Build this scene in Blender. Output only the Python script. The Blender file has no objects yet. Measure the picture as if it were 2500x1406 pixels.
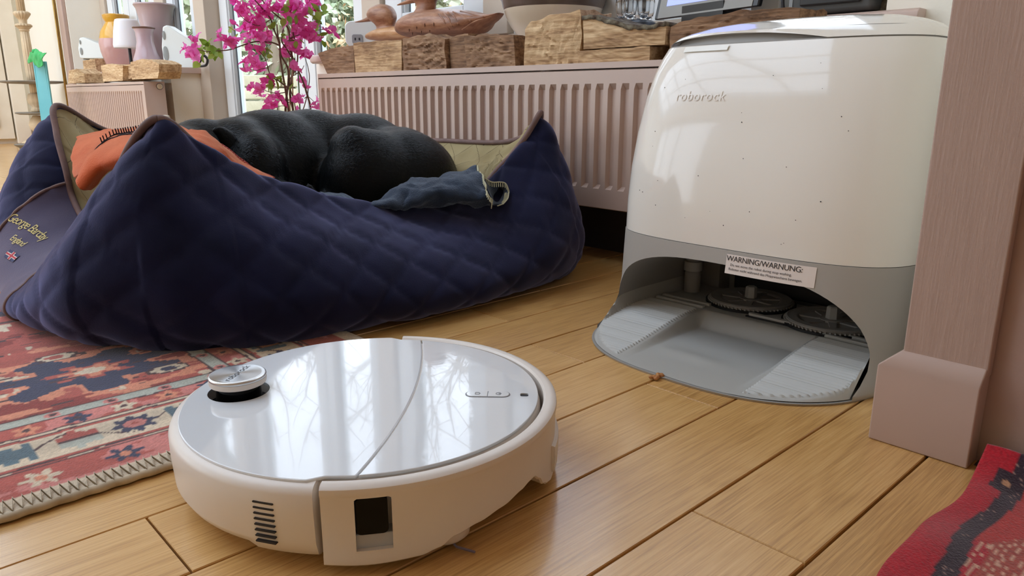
import bpy, bmesh, math, random
import numpy as np
from math import sin, cos, pi, atan2, hypot, copysign, radians, tan
from mathutils import Vector, Matrix, Euler, noise
random.seed(7)
SC = bpy.context.scene
COL = SC.collection
# ------------------------------------------------------------------ camera
F, H, TH, PHI, ROLL, CX, CY = 1812., .35, .2513, radians(46.84), .0018, 1250., 703.
_ct, _st = cos(TH), sin(TH)
FW = Vector((cos(PHI)*_ct, sin(PHI)*_ct, -_st))
_r = Vector((sin(PHI), -cos(PHI), 0)); _u = Vector((cos(PHI)*_st, sin(PHI)*_st, _ct))
RT = _r*cos(ROLL)+_u*sin(ROLL); UP = -_r*sin(ROLL)+_u*cos(ROLL)
cam = bpy.data.objects.new('camera', bpy.data.cameras.new('camera')); COL.objects.link(cam)
cam.matrix_world = Matrix(((RT.x, UP.x, -FW.x, 0), (RT.y, UP.y, -FW.y, 0), (RT.z, UP.z, -FW.z, H), (0, 0, 0, 1)))
cam.data.sensor_width = 36; cam.data.lens = 36*F/2500; cam.data.clip_start = .02; cam.data.clip_end = 200
SC.camera = cam
# ------------------------------------------------------------------ world, lights, exposure
w = bpy.data.worlds.new('overcast_sky'); SC.world = w; w.use_nodes = True
nt = w.node_tree; bg = nt.nodes['Background']
tc = nt.nodes.new('ShaderNodeTexCoord'); sx = nt.nodes.new('ShaderNodeSeparateXYZ'); rp = nt.nodes.new('ShaderNodeValToRGB')
nt.links.new(tc.outputs['Generated'], sx.inputs[0]); nt.links.new(sx.outputs['Z'], rp.inputs[0]); nt.links.new(rp.outputs[0], bg.inputs[0])
rp.color_ramp.elements[0].color = (.86, .93, 1.0, 1); rp.color_ramp.elements[1].color = (.74, .88, 1.08, 1)
bg.inputs[1].default_value = 1.6
SC.view_settings.view_transform = 'Standard'; SC.view_settings.look = 'None'
SC.view_settings.exposure = 1.3; SC.view_settings.gamma = 1; SC.view_settings.use_curve_mapping = False
SC.cycles.max_bounces = 10; SC.cycles.diffuse_bounces = 6; SC.cycles.glossy_bounces = 5; SC.cycles.transmission_bounces = 8
SC.cycles.transparent_max_bounces = 12; SC.cycles.caustics_reflective = False; SC.cycles.caustics_refractive = False
SC.cycles.sample_clamp_indirect = 6; SC.cycles.use_denoising = True
def portal(loc, size, direction):
    l = bpy.data.lights.new('sky_portal', 'AREA'); l.shape = 'RECTANGLE'; l.size, l.size_y = size
    o = bpy.data.objects.new('sky_portal', l); o.location = loc
    o.rotation_euler = Vector(direction).to_track_quat('-Z', 'Y').to_euler(); l.cycles.is_portal = True
    COL.objects.link(o)
portal((1.70, 1.5, 1.28), (1.9, 1.6), (-1, 0, 0))
portal((1.70, 3.2, 1.1), (1.5, 2.0), (-1, 0, 0))
portal((1.70, 4.75, 1.28), (1.7, 1.6), (-1, 0, 0))
portal((-2.66, 4.85, 1.2), (3.7, 2.1), (1, 0, 0))
portal((-.65, 3.7, 2.62), (2.5, 5.4), (0, 0, -1))
# ------------------------------------------------------------------ pixel -> point on a real plane
def _ray(x, y): return FW + RT*((x-CX)/F) - UP*((y-CY)/F)
def onZ(x, y, z=0.):
    r = _ray(x, y); t = (z-H)/r.z; return Vector((r.x*t, r.y*t, z))
def onX(x, y, v):
    r = _ray(x, y); t = v/r.x; return Vector((v, r.y*t, H+r.z*t))
def onY(x, y, v):
    r = _ray(x, y); t = v/r.y; return Vector((r.x*t, v, H+r.z*t))
# ------------------------------------------------------------------ materials
def C(r, g, b, k=1.):
    f = lambda c: ((c/255+.055)/1.055)**2.4 if c > 10 else c/255/12.92
    return (f(r)*k, f(g)*k, f(b)*k, 1)
MATS = {}
def nodes(name):
    m = bpy.data.materials.new(name); m.use_nodes = True
    t = m.node_tree; return m, t, t.nodes['Principled BSDF'], (lambda k: t.nodes.new('ShaderNode'+k)), t.links.new
def mat(name, c1, rough=.5, c2=None, ns=8, stretch=(1, 1, 1), bump=0, bs=60, bd=.002, coat=0, metal=0, trans=0, ior=1.45, sheen=0, sheentint=None, emit=0, coords='Object', attr=None, rot=0, spec=None, coatr=.05, detail=6, contrast=.3, sss=0):
    if name in MATS: return MATS[name]
    m, t, p, N, L = nodes(name)
    p.inputs['Roughness'].default_value = rough; p.inputs['Metallic'].default_value = metal
    p.inputs['Coat Weight'].default_value = coat; p.inputs['Coat Roughness'].default_value = coatr
    p.inputs['Transmission Weight'].default_value = trans; p.inputs['IOR'].default_value = ior
    if sheen:
        p.inputs['Sheen Weight'].default_value = sheen; p.inputs['Sheen Roughness'].default_value = .5
        if sheentint: p.inputs['Sheen Tint'].default_value = sheentint
    if sss: p.inputs['Subsurface Weight'].default_value = sss; p.inputs['Subsurface Radius'].default_value = (.01, .008, .006)
    if spec is not None: p.inputs['Specular IOR Level'].default_value = spec
    tcn = N('TexCoord'); mp = N('Mapping'); mp.inputs['Scale'].default_value = stretch; mp.inputs['Rotation'].default_value[2] = rot
    L(tcn.outputs[coords], mp.inputs[0])
    if attr:
        a = N('Attribute'); a.attribute_name = attr; col = a.outputs['Color']
        if c2:
            n = N('TexNoise'); n.inputs['Scale'].default_value = ns; n.inputs['Detail'].default_value = detail; L(mp.outputs[0], n.inputs[0])
            mx = N('MixRGB'); mx.blend_type = 'OVERLAY'; mx.inputs[0].default_value = contrast; L(col, mx.inputs[1]); L(n.outputs[0], mx.inputs[2]); col = mx.outputs[0]
        L(col, p.inputs['Base Color'])
    elif c2:
        n = N('TexNoise'); n.inputs['Scale'].default_value = ns; n.inputs['Detail'].default_value = detail
        L(mp.outputs[0], n.inputs[0]); r = N('ValToRGB'); r.color_ramp.elements[0].position = contrast; r.color_ramp.elements[1].position = 1-contrast
        r.color_ramp.elements[0].color = c1; r.color_ramp.elements[1].color = c2
        L(n.outputs[0], r.inputs[0]); L(r.outputs[0], p.inputs['Base Color'])
    else: p.inputs['Base Color'].default_value = c1
    if bump:
        b = N('Bump'); b.inputs['Strength'].default_value = bump; b.inputs['Distance'].default_value = bd
        n2 = N('TexNoise'); n2.inputs['Scale'].default_value = bs; n2.inputs['Detail'].default_value = 5; L(mp.outputs[0], n2.inputs[0])
        L(n2.outputs[0], b.inputs['Height']); L(b.outputs[0], p.inputs['Normal'])
    if emit: p.inputs['Emission Color'].default_value = c1; p.inputs['Emission Strength'].default_value = emit
    MATS[name] = m; return m
def wood(name, cols, grain=(2.2, 55, 55), knots=True, rough=.36, ring=5., bump=.25, coat=.0, randomize=True, rw=.09, spread=.25, big=.14):
    m, t, p, N, L = nodes(name)
    g = N('NewGeometry'); oi = N('ObjectInfo')
    mul = N('VectorMath'); mul.operation = 'MULTIPLY_ADD'
    comb = N('CombineXYZ'); mm = N('Math'); mm.operation = 'MULTIPLY'; mm.inputs[1].default_value = 40 if randomize else 0
    L(oi.outputs['Random'], mm.inputs[0]); L(mm.outputs[0], comb.inputs[0]); L(mm.outputs[0], comb.inputs[1]); L(mm.outputs[0], comb.inputs[2])
    add = N('VectorMath'); add.operation = 'ADD'; L(g.outputs['Position'], add.inputs[0]); L(comb.outputs[0], add.inputs[1])
    mp = N('Mapping'); mp.inputs['Scale'].default_value = grain; L(add.outputs[0], mp.inputs[0])
    n = N('TexNoise'); n.inputs['Scale'].default_value = 3; n.inputs['Detail'].default_value = 8; n.inputs['Roughness'].default_value = .62; n.inputs['Distortion'].default_value = .35; L(mp.outputs[0], n.inputs[0])
    mp2 = N('Mapping'); mp2.inputs['Scale'].default_value = (grain[0]*.6, grain[1]*big, grain[2]*big); L(add.outputs[0], mp2.inputs[0])
    n2 = N('TexNoise'); n2.inputs['Scale'].default_value = 1.4; n2.inputs['Detail'].default_value = 2; n2.inputs['Distortion'].default_value = .6; L(mp2.outputs[0], n2.inputs[0])
    s = N('Math'); s.operation = 'MULTIPLY'; s.inputs[1].default_value = ring*6.28; L(n2.outputs[0], s.inputs[0])
    sn = N('Math'); sn.operation = 'SINE'; L(s.outputs[0], sn.inputs[0])
    a1 = N('Math'); a1.operation = 'MULTIPLY_ADD'; a1.inputs[1].default_value = rw; L(sn.outputs[0], a1.inputs[0]); L(n.outputs[0], a1.inputs[2])
    a2 = N('Math'); a2.operation = 'MULTIPLY_ADD'; a2.inputs[1].default_value = .16; a2.inputs[2].default_value = -.08; L(oi.outputs['Random'], a2.inputs[0])
    a3 = N('Math'); a3.operation = 'ADD'; L(a1.outputs[0], a3.inputs[0]); L(a2.outputs[0], a3.inputs[1])
    r = N('ValToRGB'); e = r.color_ramp.elements
    e[0].position = .5-spread; e[0].color = cols[0]; e[1].position = .5+spread; e[1].color = cols[2]
    x = e.new(.5); x.color = cols[1]
    L(a3.outputs[0], r.inputs[0]); L(r.outputs[0], p.inputs['Base Color'])
    b = N('Bump'); b.inputs['Strength'].default_value = bump; b.inputs['Distance'].default_value = .002; L(n.outputs[0], b.inputs['Height']); L(b.outputs[0], p.inputs['Normal'])
    p.inputs['Roughness'].default_value = rough; p.inputs['Coat Weight'].default_value = coat; p.inputs['Coat Roughness'].default_value = .16
    MATS[name] = m; return m
M_FLOOR = wood('oak_floor', (C(156, 112, 58), C(206, 160, 97), C(228, 188, 126)), grain=(4.5, 165, 165), ring=5, rough=.33, coat=.6, bump=.14, rw=.035, spread=.33, big=.05)
M_GAP = mat('gap_dirt', C(24, 15, 10), .95)
M_PINK = mat('dusky_pink_paint', C(174, 150, 138), .45, C(186, 161, 149), 3, bump=.12, bs=40)
M_PINKW = mat('dusky_pink_wall', C(164, 140, 130), .55, C(174, 149, 139), 2.5, bump=.22, bs=75, bd=.003)
M_PINKB = mat('brushed_pink_paint', C(168, 144, 132), .5, C(174, 150, 138), 9, stretch=(12, 12, 1), bump=.28, bs=34, bd=.0015)
M_RAD = mat('radiator_enamel', C(186, 163, 153), .33, C(196, 172, 158), 5, bump=.05, bs=30)
M_CREAM = mat('cream_plaster', C(240, 236, 224), .7, C(243, 240, 230), 3, bump=.15, bs=120)
M_DOORC = mat('cream_gloss', C(232, 224, 208), .4, C(222, 212, 194), 6, bump=.1, bs=30)
M_UPVC = mat('white_frame', C(226, 232, 236), .3)
M_POST = mat('putty_post', C(196, 182, 166), .45)
M_GLASS = mat('window_glass', (1, 1, 1, 1), 0, trans=1, ior=1.01, spec=.3)
M_CEIL = mat('ceiling_paint', C(238, 234, 226), .8)
# ------------------------------------------------------------------ geometry helpers
class MB:
    def __init__(s): s.v = []; s.f = []; s.m = []
    def add(s, vs, fs, mi=0):
        o = len(s.v); s.v += [tuple(v) for v in vs]; s.f += [tuple(i+o for i in f) for f in fs]; s.m += [mi]*len(fs); return s
    def box(s, x0, x1, y0, y1, z0, z1, mi=0):
        return s.add([(x0, y0, z0), (x1, y0, z0), (x1, y1, z0), (x0, y1, z0), (x0, y0, z1), (x1, y0, z1), (x1, y1, z1), (x0, y1, z1)],
                     [(0, 3, 2, 1), (4, 5, 6, 7), (0, 1, 5, 4), (1, 2, 6, 5), (2, 3, 7, 6), (3, 0, 4, 7)], mi)
    def loft(s, rings, closed=True, cap0=True, cap1=True, mi=0):
        n = len(rings[0]); vs = [p for r in rings for p in r]; fs = []
        for i in range(len(rings)-1):
            for j in range(n if closed else n-1):
                a = i*n+j; b = i*n+(j+1) % n; fs.append((a, b, b+n, a+n))
        if cap0 and closed: fs.append(tuple(range(n))[::-1])
        if cap1 and closed: fs.append(tuple((len(rings)-1)*n+j for j in range(n)))
        return s.add(vs, fs, mi)
    def lathe(s, prof, c, seg=24, flute=0, nf=8, mi=0, ax=None):
        rings = []
        for r, z in prof:
            rr = []
            for j in range(seg):
                a = 2*pi*j/seg; q = r*(1+flute*(abs(sin(nf*a/2))-.5)) if flute else r
                if ax is None: rr.append((c[0]+q*cos(a), c[1]+q*sin(a), c[2]+z))
                else:
                    A = Vector(ax).normalized(); X = A.orthogonal().normalized(); Y = A.cross(X)
                    rr.append(tuple(Vector(c)+A*z+X*(q*cos(a))+Y*(q*sin(a))))
            rings.append(rr)
        return s.loft(rings, mi=mi)
    def tube(s, pts, r, seg=8, mi=0, caps=True):
        pts = [Vector(p) for p in pts]; rings = []; n = len(pts); pn = None
        for i, p in enumerate(pts):
            d = (pts[min(i+1, n-1)]-pts[max(i-1, 0)]).normalized() if n > 1 else Vector((0, 0, 1))
            if pn is None: pn = d.orthogonal().normalized()
            pn = (pn-d*pn.dot(d)); pn = pn.normalized() if pn.length > 1e-6 else d.orthogonal().normalized()
            b = d.cross(pn); ri = r[i] if isinstance(r, (list, tuple)) else r
            rings.append([tuple(p+pn*(ri*cos(2*pi*j/seg))+b*(ri*sin(2*pi*j/seg))) for j in range(seg)])
        return s.loft(rings, cap0=caps, cap1=caps, mi=mi)
    def grid(s, P, mi=0, flip=False):
        n = len(P[0]); fs = []
        for i in range(len(P)-1):
            for j in range(n-1):
                q = (i*n+j, i*n+j+1, (i+1)*n+j+1, (i+1)*n+j); fs.append(q[::-1] if flip else q)
        return s.add([p for r in P for p in r], fs, mi)
    def prism(s, poly, x0, x1, axis='x', mi=0):
        def P(a, b, t): return (t, a, b) if axis == 'x' else ((a, t, b) if axis == 'y' else (a, b, t))
        n = len(poly); vs = [P(a, b, x0) for a, b in poly]+[P(a, b, x1) for a, b in poly]
        fs = [tuple(range(n))[::-1], tuple(range(n, 2*n))]+[(i, (i+1) % n, (i+1) % n+n, i+n) for i in range(n)]
        return s.add(vs, fs, mi)
    def build(s, name, m, parent=None, smooth=False, bevel=0, seg=2, fix=True, tf=None, solid=0, sub=0, angle=40):
        vs = [tf(Vector(v)) for v in s.v] if tf else [Vector(v) for v in s.v]
        if parent is not None:
            o0 = Vector(parent['_w']); vs = [v-o0 for v in vs]
        else: o0 = Vector((0, 0, 0))
        me = bpy.data.meshes.new(name); me.from_pydata(vs, [], s.f)
        for x in (m if isinstance(m, (list, tuple)) else [m]): me.materials.append(x)
        if any(s.m): me.polygons.foreach_set('material_index', s.m)
        if fix:
            bm = bmesh.new(); bm.from_mesh(me); bmesh.ops.recalc_face_normals(bm, faces=bm.faces[:]); bm.to_mesh(me); bm.free()
        if smooth: me.polygons.foreach_set('use_smooth', [True]*len(me.polygons))
        o = bpy.data.objects.new(name, me); COL.objects.link(o); o['_w'] = list(o0)
        if parent is not None: o.parent = parent
        if solid:
            md = o.modifiers.new('s', 'SOLIDIFY'); md.thickness = solid; md.offset = 0
        if bevel:
            md = o.modifiers.new('b', 'BEVEL'); md.width = bevel; md.segments = seg; md.limit_method = 'ANGLE'; md.angle_limit = radians(angle); md.harden_normals = False
            if not smooth: me.polygons.foreach_set('use_smooth', [True]*len(me.polygons)); o['_auto'] = 1
        if sub:
            md = o.modifiers.new('u', 'SUBSURF'); md.levels = sub; md.render_levels = sub
        if (bevel and not smooth) or smooth == 'auto':
            wn = o.modifiers.new('w', 'WEIGHTED_NORMAL'); wn.keep_sharp = True
            if smooth == 'auto':
                bm = bmesh.new(); bm.from_mesh(me)
                for e in bm.edges:
                    if len(e.link_faces) == 2 and e.calc_face_angle(0) > radians(45): e.smooth = False
                bm.to_mesh(me); bm.free()
        return o
def thing(name, label, cat, loc=(0, 0, 0), group=None):
    o = bpy.data.objects.new(name, None); COL.objects.link(o); o.location = loc; o['_w'] = list(loc)
    o['label'] = label; o['category'] = cat; o.empty_display_size = .05
    if group: o['group'] = group
    return o
def tag(o, label, cat, group=None):
    o['label'] = label; o['category'] = cat
    if group: o['group'] = group
    return o
def struct(o): o['kind'] = 'structure'; return o
def stuff(o): o['kind'] = 'stuff'; return o
def apply(o):
    dg = bpy.context.evaluated_depsgraph_get(); dg.update()
    me = bpy.data.meshes.new_from_object(o.evaluated_get(dg)); old = o.data; o.modifiers.clear(); o.data = me; me.name = old.name; return o
def cut(o, cutter):
    md = o.modifiers.new('c', 'BOOLEAN'); md.operation = 'DIFFERENCE'; md.object = cutter; md.solver = 'EXACT'
    apply(o); bpy.data.objects.remove(cutter); return o
def sharpen(o, a=35):
    me = o.data; me.polygons.foreach_set('use_smooth', [True]*len(me.polygons))
    bm = bmesh.new(); bm.from_mesh(me)
    for e in bm.edges: e.smooth = not (len(e.link_faces) == 2 and e.calc_face_angle(0) > radians(a))
    bm.to_mesh(me); bm.free(); return o
def flat_top(o, a=1e-4):
    for p in o.data.polygons:
        if p.normal.z > .999 and p.area > a: p.use_smooth = False
def sup(xc, yc, ax, ay, z, n=4., N=96):
    P = []
    for i in range(N):
        t = 2*pi*i/N; c, s_ = cos(t), sin(t)
        P.append((xc+ax*copysign(abs(c)**(2/n), c), yc+ay*copysign(abs(s_)**(2/n), s_), z))
    return P
def spl(P, n, closed=False):
    P = [Vector(p) for p in P]; k = len(P); out = []
    m = k if closed else k-1
    for i in range(m):
        a, b, c, d = (P[(i-1) % k], P[i], P[(i+1) % k], P[(i+2) % k]) if closed else (P[max(i-1, 0)], P[i], P[i+1], P[min(i+2, k-1)])
        for j in range(n):
            t = j/n
            out.append(.5*((2*b)+(c-a)*t+(2*a-5*b+4*c-d)*t*t+(3*b-a-3*c+d)*t**3))
    if not closed: out.append(P[-1])
    return out
def textmesh(s, size, font_shear=0, spacing=1.):
    cu = bpy.data.curves.new('t', 'FONT'); cu.body = s; cu.size = size; cu.align_x = 'CENTER'; cu.align_y = 'CENTER'; cu.shear = font_shear; cu.space_character = spacing; cu.resolution_u = 3
    o = bpy.data.objects.new('t', cu); COL.objects.link(o); dg = bpy.context.evaluated_depsgraph_get(); dg.update()
    me = o.evaluated_get(dg).to_mesh(); vs = [tuple(v.co) for v in me.vertices]; fs = [tuple(p.vertices) for p in me.polygons]
    o.evaluated_get(dg).to_mesh_clear(); bpy.data.objects.remove(o); bpy.data.curves.remove(cu); return vs, fs
def letters(s, size, fn, name, m, parent, **k):
    vs, fs = textmesh(s, size, **k); b = MB(); b.add([fn(v[0], v[1]) for v in vs], fs)
    return b.build(name, m, parent, fix=False)
def blob(name, ells, vox, m, parent=None, smooth=6, post=None):
    bm = bmesh.new()
    for e in ells:
        c, r = e[0], e[1]; R = Euler(e[2]).to_matrix().to_4x4() if len(e) > 2 else Matrix.Identity(4)
        bmesh.ops.create_icosphere(bm, subdivisions=3, radius=1, matrix=Matrix.Translation(Vector(c)-(Vector(parent['_w']) if parent else Vector()))@R@Matrix.Diagonal((r[0], r[1], r[2], 1)))
    me = bpy.data.meshes.new(name); bm.to_mesh(me); bm.free()
    o = bpy.data.objects.new(name, me); COL.objects.link(o); o['_w'] = list(parent['_w']) if parent else [0, 0, 0]
    if parent: o.parent = parent
    r = o.modifiers.new('r', 'REMESH'); r.mode = 'VOXEL'; r.voxel_size = vox; r.use_smooth_shade = True
    s = o.modifiers.new('s', 'SMOOTH'); s.factor = .6; s.iterations = smooth
    apply(o); o.data.materials.clear(); o.data.materials.append(m)
    o.data.polygons.foreach_set('use_smooth', [True]*len(o.data.polygons))
    if post:
        for v in o.data.vertices: v.co = post(v.co.copy(), v.normal.copy())
    return o
def nz(x, y, z, s=1.): return noise.noise(Vector((x*s, y*s, z*s)))
exec_parts = []
# ------------------------------------------------------------------ floor
fl = MB().box(-2.7, 1.62, -2.2, 7.0, -.09, -.012).build('floor', M_GAP); struct(fl)
PITCH = .1045; Y0 = .212
joints = {0: [.5125, 1.22], 2: [.05, .7245], 4: [.7265, 1.3], 1: [-.1, 1.05], 3: [.16, 1.0], 5: [.33, 1.12], -1: [.25, .93], -2: [.1, .62]}
rf = random.Random(3)
for k in range(-6, 31):
    ya, yb = Y0+PITCH*k+.0013, Y0+PITCH*(k+1)-.0013
    js = joints.get(k) or [v+rf.uniform(-.3, .3) for v in (.05, .85)]
    xs = [-.75]+[j for j in js]+[1.36]
    for a, b in zip(xs, xs[1:]):
        x0, x1 = a+.0009, b-.0009; t = .0006; dz = rf.uniform(-.0004, .0003)
        MB().add([(x0, ya, -.0118), (x1, ya, -.0118), (x1, yb, -.0118), (x0, yb, -.0118), (x0, ya, -.001+dz), (x1, ya, -.001+dz), (x1, yb, -.001+dz), (x0, yb, -.001+dz), (x0+t, ya+t, dz), (x1-t, ya+t, dz), (x1-t, yb-t, dz), (x0+t, yb-t, dz)],
                 [(0, 3, 2, 1), (0, 1, 5, 4), (1, 2, 6, 5), (2, 3, 7, 6), (3, 0, 4, 7), (4, 5, 9, 8), (5, 6, 10, 9), (6, 7, 11, 10), (7, 4, 8, 11), (8, 9, 10, 11)]).build('floorboard', M_FLOOR, fl, fix=False)
b = MB()
for k in range(31, 64):
    ya, yb = Y0+PITCH*k+.001, Y0+PITCH*(k+1)-.001
    b.box(-2.7, .3+rf.uniform(-.3, .3), ya, yb, -.0118, 0); b.box(.62, 1.36, ya, yb, -.0118, 0)
    b.box(.301, .619, ya, yb, -.0118, 0)
stuff(b.build('distant_floorboards', M_FLOOR, fl))
b = MB()
for k in range(-22, -6): b.box(-2.7, 1.3, Y0+PITCH*k+.001, Y0+PITCH*(k+1)-.001, -.0118, 0)
for k in range(-6, 31): b.box(-2.7, -.752, Y0+PITCH*k+.001, Y0+PITCH*(k+1)-.001, -.0118, 0)
stuff(b.build('outlying_floorboards', M_FLOOR, fl))
# ------------------------------------------------------------------ walls
b = MB()
b.box(1.36, 1.62, .25, 2.46, -.01, .462)       # low wall under the main window
b.box(1.36, 1.62, 3.89, 5.6, -.01, .462)       # low wall under the bay window
b.box(1.36, 1.62, .25, 6.9, 2.1, 2.4)
b.box(1.36, 1.62, .25, .535, .462, 2.1)
b.box(1.36, 1.62, 5.6, 6.9, -.01, 2.1)
struct(b.build('wall_window', M_CREAM))
wr = struct(MB().box(.80, 1.62, -2.0, .25, -.01, 2.4).build('wall_right', M_PINKW, bevel=.004))
struct(MB().box(.802, 1.36, .2495, .254, .0, 2.4).build('alcove_bounce_panel', M_CREAM))  # unseen cream panel added on the return to bounce light onto the dock
MB().box(.786, .80, .1745, .252, .09, 2.38).build('architrave', M_PINKB, wr, bevel=.002)
MB().add([(.772, .1755, 0), (.80, .1755, 0), (.80, .270, 0), (.772, .270, 0), (.772, .1755, .083), (.80, .1755, .083), (.80, .270, .083), (.772, .270, .083), (.786, .1755, .1), (.80, .1755, .1), (.80, .252, .1), (.786, .252, .1)],
         [(0, 3, 2, 1), (0, 1, 5, 4), (1, 2, 6, 5), (2, 3, 7, 6), (3, 0, 4, 7), (4, 5, 9, 8), (5, 6, 10, 9), (6, 7, 11, 10), (7, 4, 8, 11), (8, 9, 10, 11)]).build('plinth_block', M_PINK, wr, bevel=.0018)
struct(MB().box(.787, .80, -2.0, .1735, 0, .001).box(1.345, 1.36, .25, 2.45, 0, .1).build('baseboard_window', mat('dark_skirting', C(70, 66, 72), .6)))
# far wall with a panelled door
struct(MB().box(-2.7, 1.36, 6.9, 7.05, -.01, 2.4).build('wall_far', M_CREAM))
d = MB(); d.box(.2, 1.19, 6.85, 6.9, .035, 2.03)
for x0, x1, z0, z1 in ((.28, 1.1, .12, .75), (.28, 1.1, .85, 1.95)):
    d.box(x0, x1, 6.835, 6.85, z0, z0+.05).box(x0, x1, 6.835, 6.85, z1-.05, z1).box(x0, x0+.05, 6.835, 6.85, z0, z1).box(x1-.05, x1, 6.835, 6.85, z0, z1)
dd = struct(d.build('door_1', M_DOORC, bevel=.004))
MB().box(1.2, 1.3, 6.83, 6.9, 0, 2.12).box(.1, .19, 6.83, 6.9, 0, 2.12).box(.19, 1.2, 6.83, 6.9, 2.03, 2.12).build('door_frame', M_DOORC, dd, bevel=.006)
struct(MB().box(-2.7, .1, 6.87, 6.9, 0, .12).build('baseboard_far', M_DOORC, bevel=.003))
struct(MB().box(1.335, 1.36, 5.64, 6.86, 0, .13).build('baseboard_left', M_PINK, bevel=.003))
struct(MB().box(1.335, 1.36, 5.61, 5.72, .13, 2.1).build('trim_1', M_PINK, bevel=.006))
# back wall with wide glazing added for fill light, side wall, ceiling with roof light
b = MB(); b.box(-2.75, -2.6, -2.2, 3.0, 0, 2.4).box(-2.75, -2.6, 6.7, 7.05, 0, 2.4).box(-2.75, -2.6, 3.0, 6.7, 2.25, 2.4).box(-2.75, -2.6, 3.0, 6.7, -.01, .1)
struct(b.build('wall_back', M_CREAM))
struct(MB().box(-2.7, 1.62, -2.2, -2.0, -.01, 2.4).build('wall_side', M_CREAM))
b = MB(); b.box(-2.75, -1.9, -2.2, 7.05, 2.4, 2.55).box(.6, 1.62, -2.2, 7.05, 2.4, 2.55).box(-1.9, .6, -2.2, 1.0, 2.4, 2.55).box(-1.9, .6, 6.4, 7.05, 2.4, 2.55)
struct(b.build('ceiling', M_CEIL))
def bars(name, X, ys, z0, z1, m, th=.05, parts=()):
    b = MB()
    for a, c in ys: b.box(X-th/2, X+th/2, a, c, z0, z1)
    return b
wn = struct(MB().box(-2.7, -2.65, 3.0, 6.7, .1, .17).box(-2.7, -2.65, 3.0, 6.7, 2.18, 2.25).build('fill_window', M_UPVC))  # unseen glazing behind the camera, added to fill the room with daylight
for y in (3.0, 4.2, 5.4, 6.63): MB().box(-2.71, -2.64, y, y+.07, .17, 2.18).build('mullion', M_UPVC, wn)
wn = struct(MB().box(-1.9, .6, 1.0, 1.06, 2.4, 2.6).box(-1.9, .6, 6.34, 6.4, 2.4, 2.6).box(-1.9, -1.84, 1.0, 6.4, 2.4, 2.6).box(.54, .6, 1.0, 6.4, 2.4, 2.6).build('window_5', M_UPVC))
for x in (-1.1, -.25): MB().box(x, x+.04, 1.06, 6.34, 2.52, 2.58).build('glazing_bar', M_UPVC, wn)
for y in (2.0, 3.0, 4.0, 5.2): MB().box(-1.84, .54, y, y+.04, 2.52, 2.58).build('glazing_bar', M_UPVC, wn)
# window_1: the bay behind the far radiator; door_2: glazed door; window_2: behind the near radiator
def leaf(parent, y0, y1, z0, z1, s=.055, X=1.6):
    f = MB(); f.box(X-.03, X+.03, y0, y0+s, z0, z1).box(X-.03, X+.03, y1-s, y1, z0, z1).box(X-.03, X+.03, y0+s, y1-s, z0, z0+s).box(X-.03, X+.03, y0+s, y1-s, z1-s, z1)
    for a in (y0+s, y1-s-.008): f.box(X-.022, X+.022, a, a+.008, z0+s, z1-s)
    f = f.build('sash', M_UPVC, parent, bevel=.004)
    MB().box(X-.004, X+.004, y0+s, y1-s, z0+s, z1-s).build('pane', M_GLASS, f)
def post(parent, y0, y1, z0, z1, x0=1.555, x1=1.63): MB().box(x0, x1, y0, y1, z0, z1).build('mullion', M_POST, parent, bevel=.004)
w1 = struct(MB().box(1.56, 1.63, 3.9, 5.6, .49, .53).box(1.56, 1.63, 3.9, 5.6, 2.05, 2.1).build('window_1', M_POST))
post(w1, 5.5, 5.6, .53, 2.05); leaf(w1, 5.08, 5.49, .53, 2.05, .1); leaf(w1, 4.60, 5.07, .53, 2.05, .12); post(w1, 4.45, 4.59, .53, 2.05); leaf(w1, 4.02, 4.44, .53, 2.05, .09); post(w1, 3.9, 4.01, .53, 2.05)
d2 = struct(MB().box(1.56, 1.63, 2.47, 3.89, .0, .05).box(1.56, 1.63, 2.47, 3.89, 2.05, 2.1).build('door_2', M_POST))
post(d2, 3.76, 3.89, .05, 2.05, 1.50, 1.63); leaf(d2, 2.93, 3.75, .05, 2.05, .085); leaf(d2, 2.47, 2.92, .05, 2.05, .07)
w2 = struct(MB().box(1.56, 1.63, .535, 2.46, .49, .53).box(1.56, 1.63, .535, 2.46, 2.05, 2.1).build('window_2', M_POST))
post(w2, 2.34, 2.46, .53, 2.05); leaf(w2, 1.80, 2.33, .53, 2.05, .1); post(w2, 1.68, 1.79, .53, 2.05); leaf(w2, 1.15, 1.67, .53, 2.05, .08); leaf(w2, .60, 1.14, .53, 2.05, .08); post(w2, .535, .59, .53, 2.05)
# sills
def sill(n, y0, y1, x0, x1):
    P = [(x1, .49), (x1, .462), (x0+.01, .462), (x0+.002, .467), (x0, .476), (x0+.002, .485), (x0+.01, .49)]
    struct(MB().prism(P, y0, y1, 'y').build(n, mat('sill_paint', C(196, 172, 162), .4, C(206, 184, 174), 6), bevel=.0015))
sill('trim_2', .472, 2.44, 1.325, 1.56); sill('trim_3', 3.865, 5.6, 1.325, 1.575)
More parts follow.
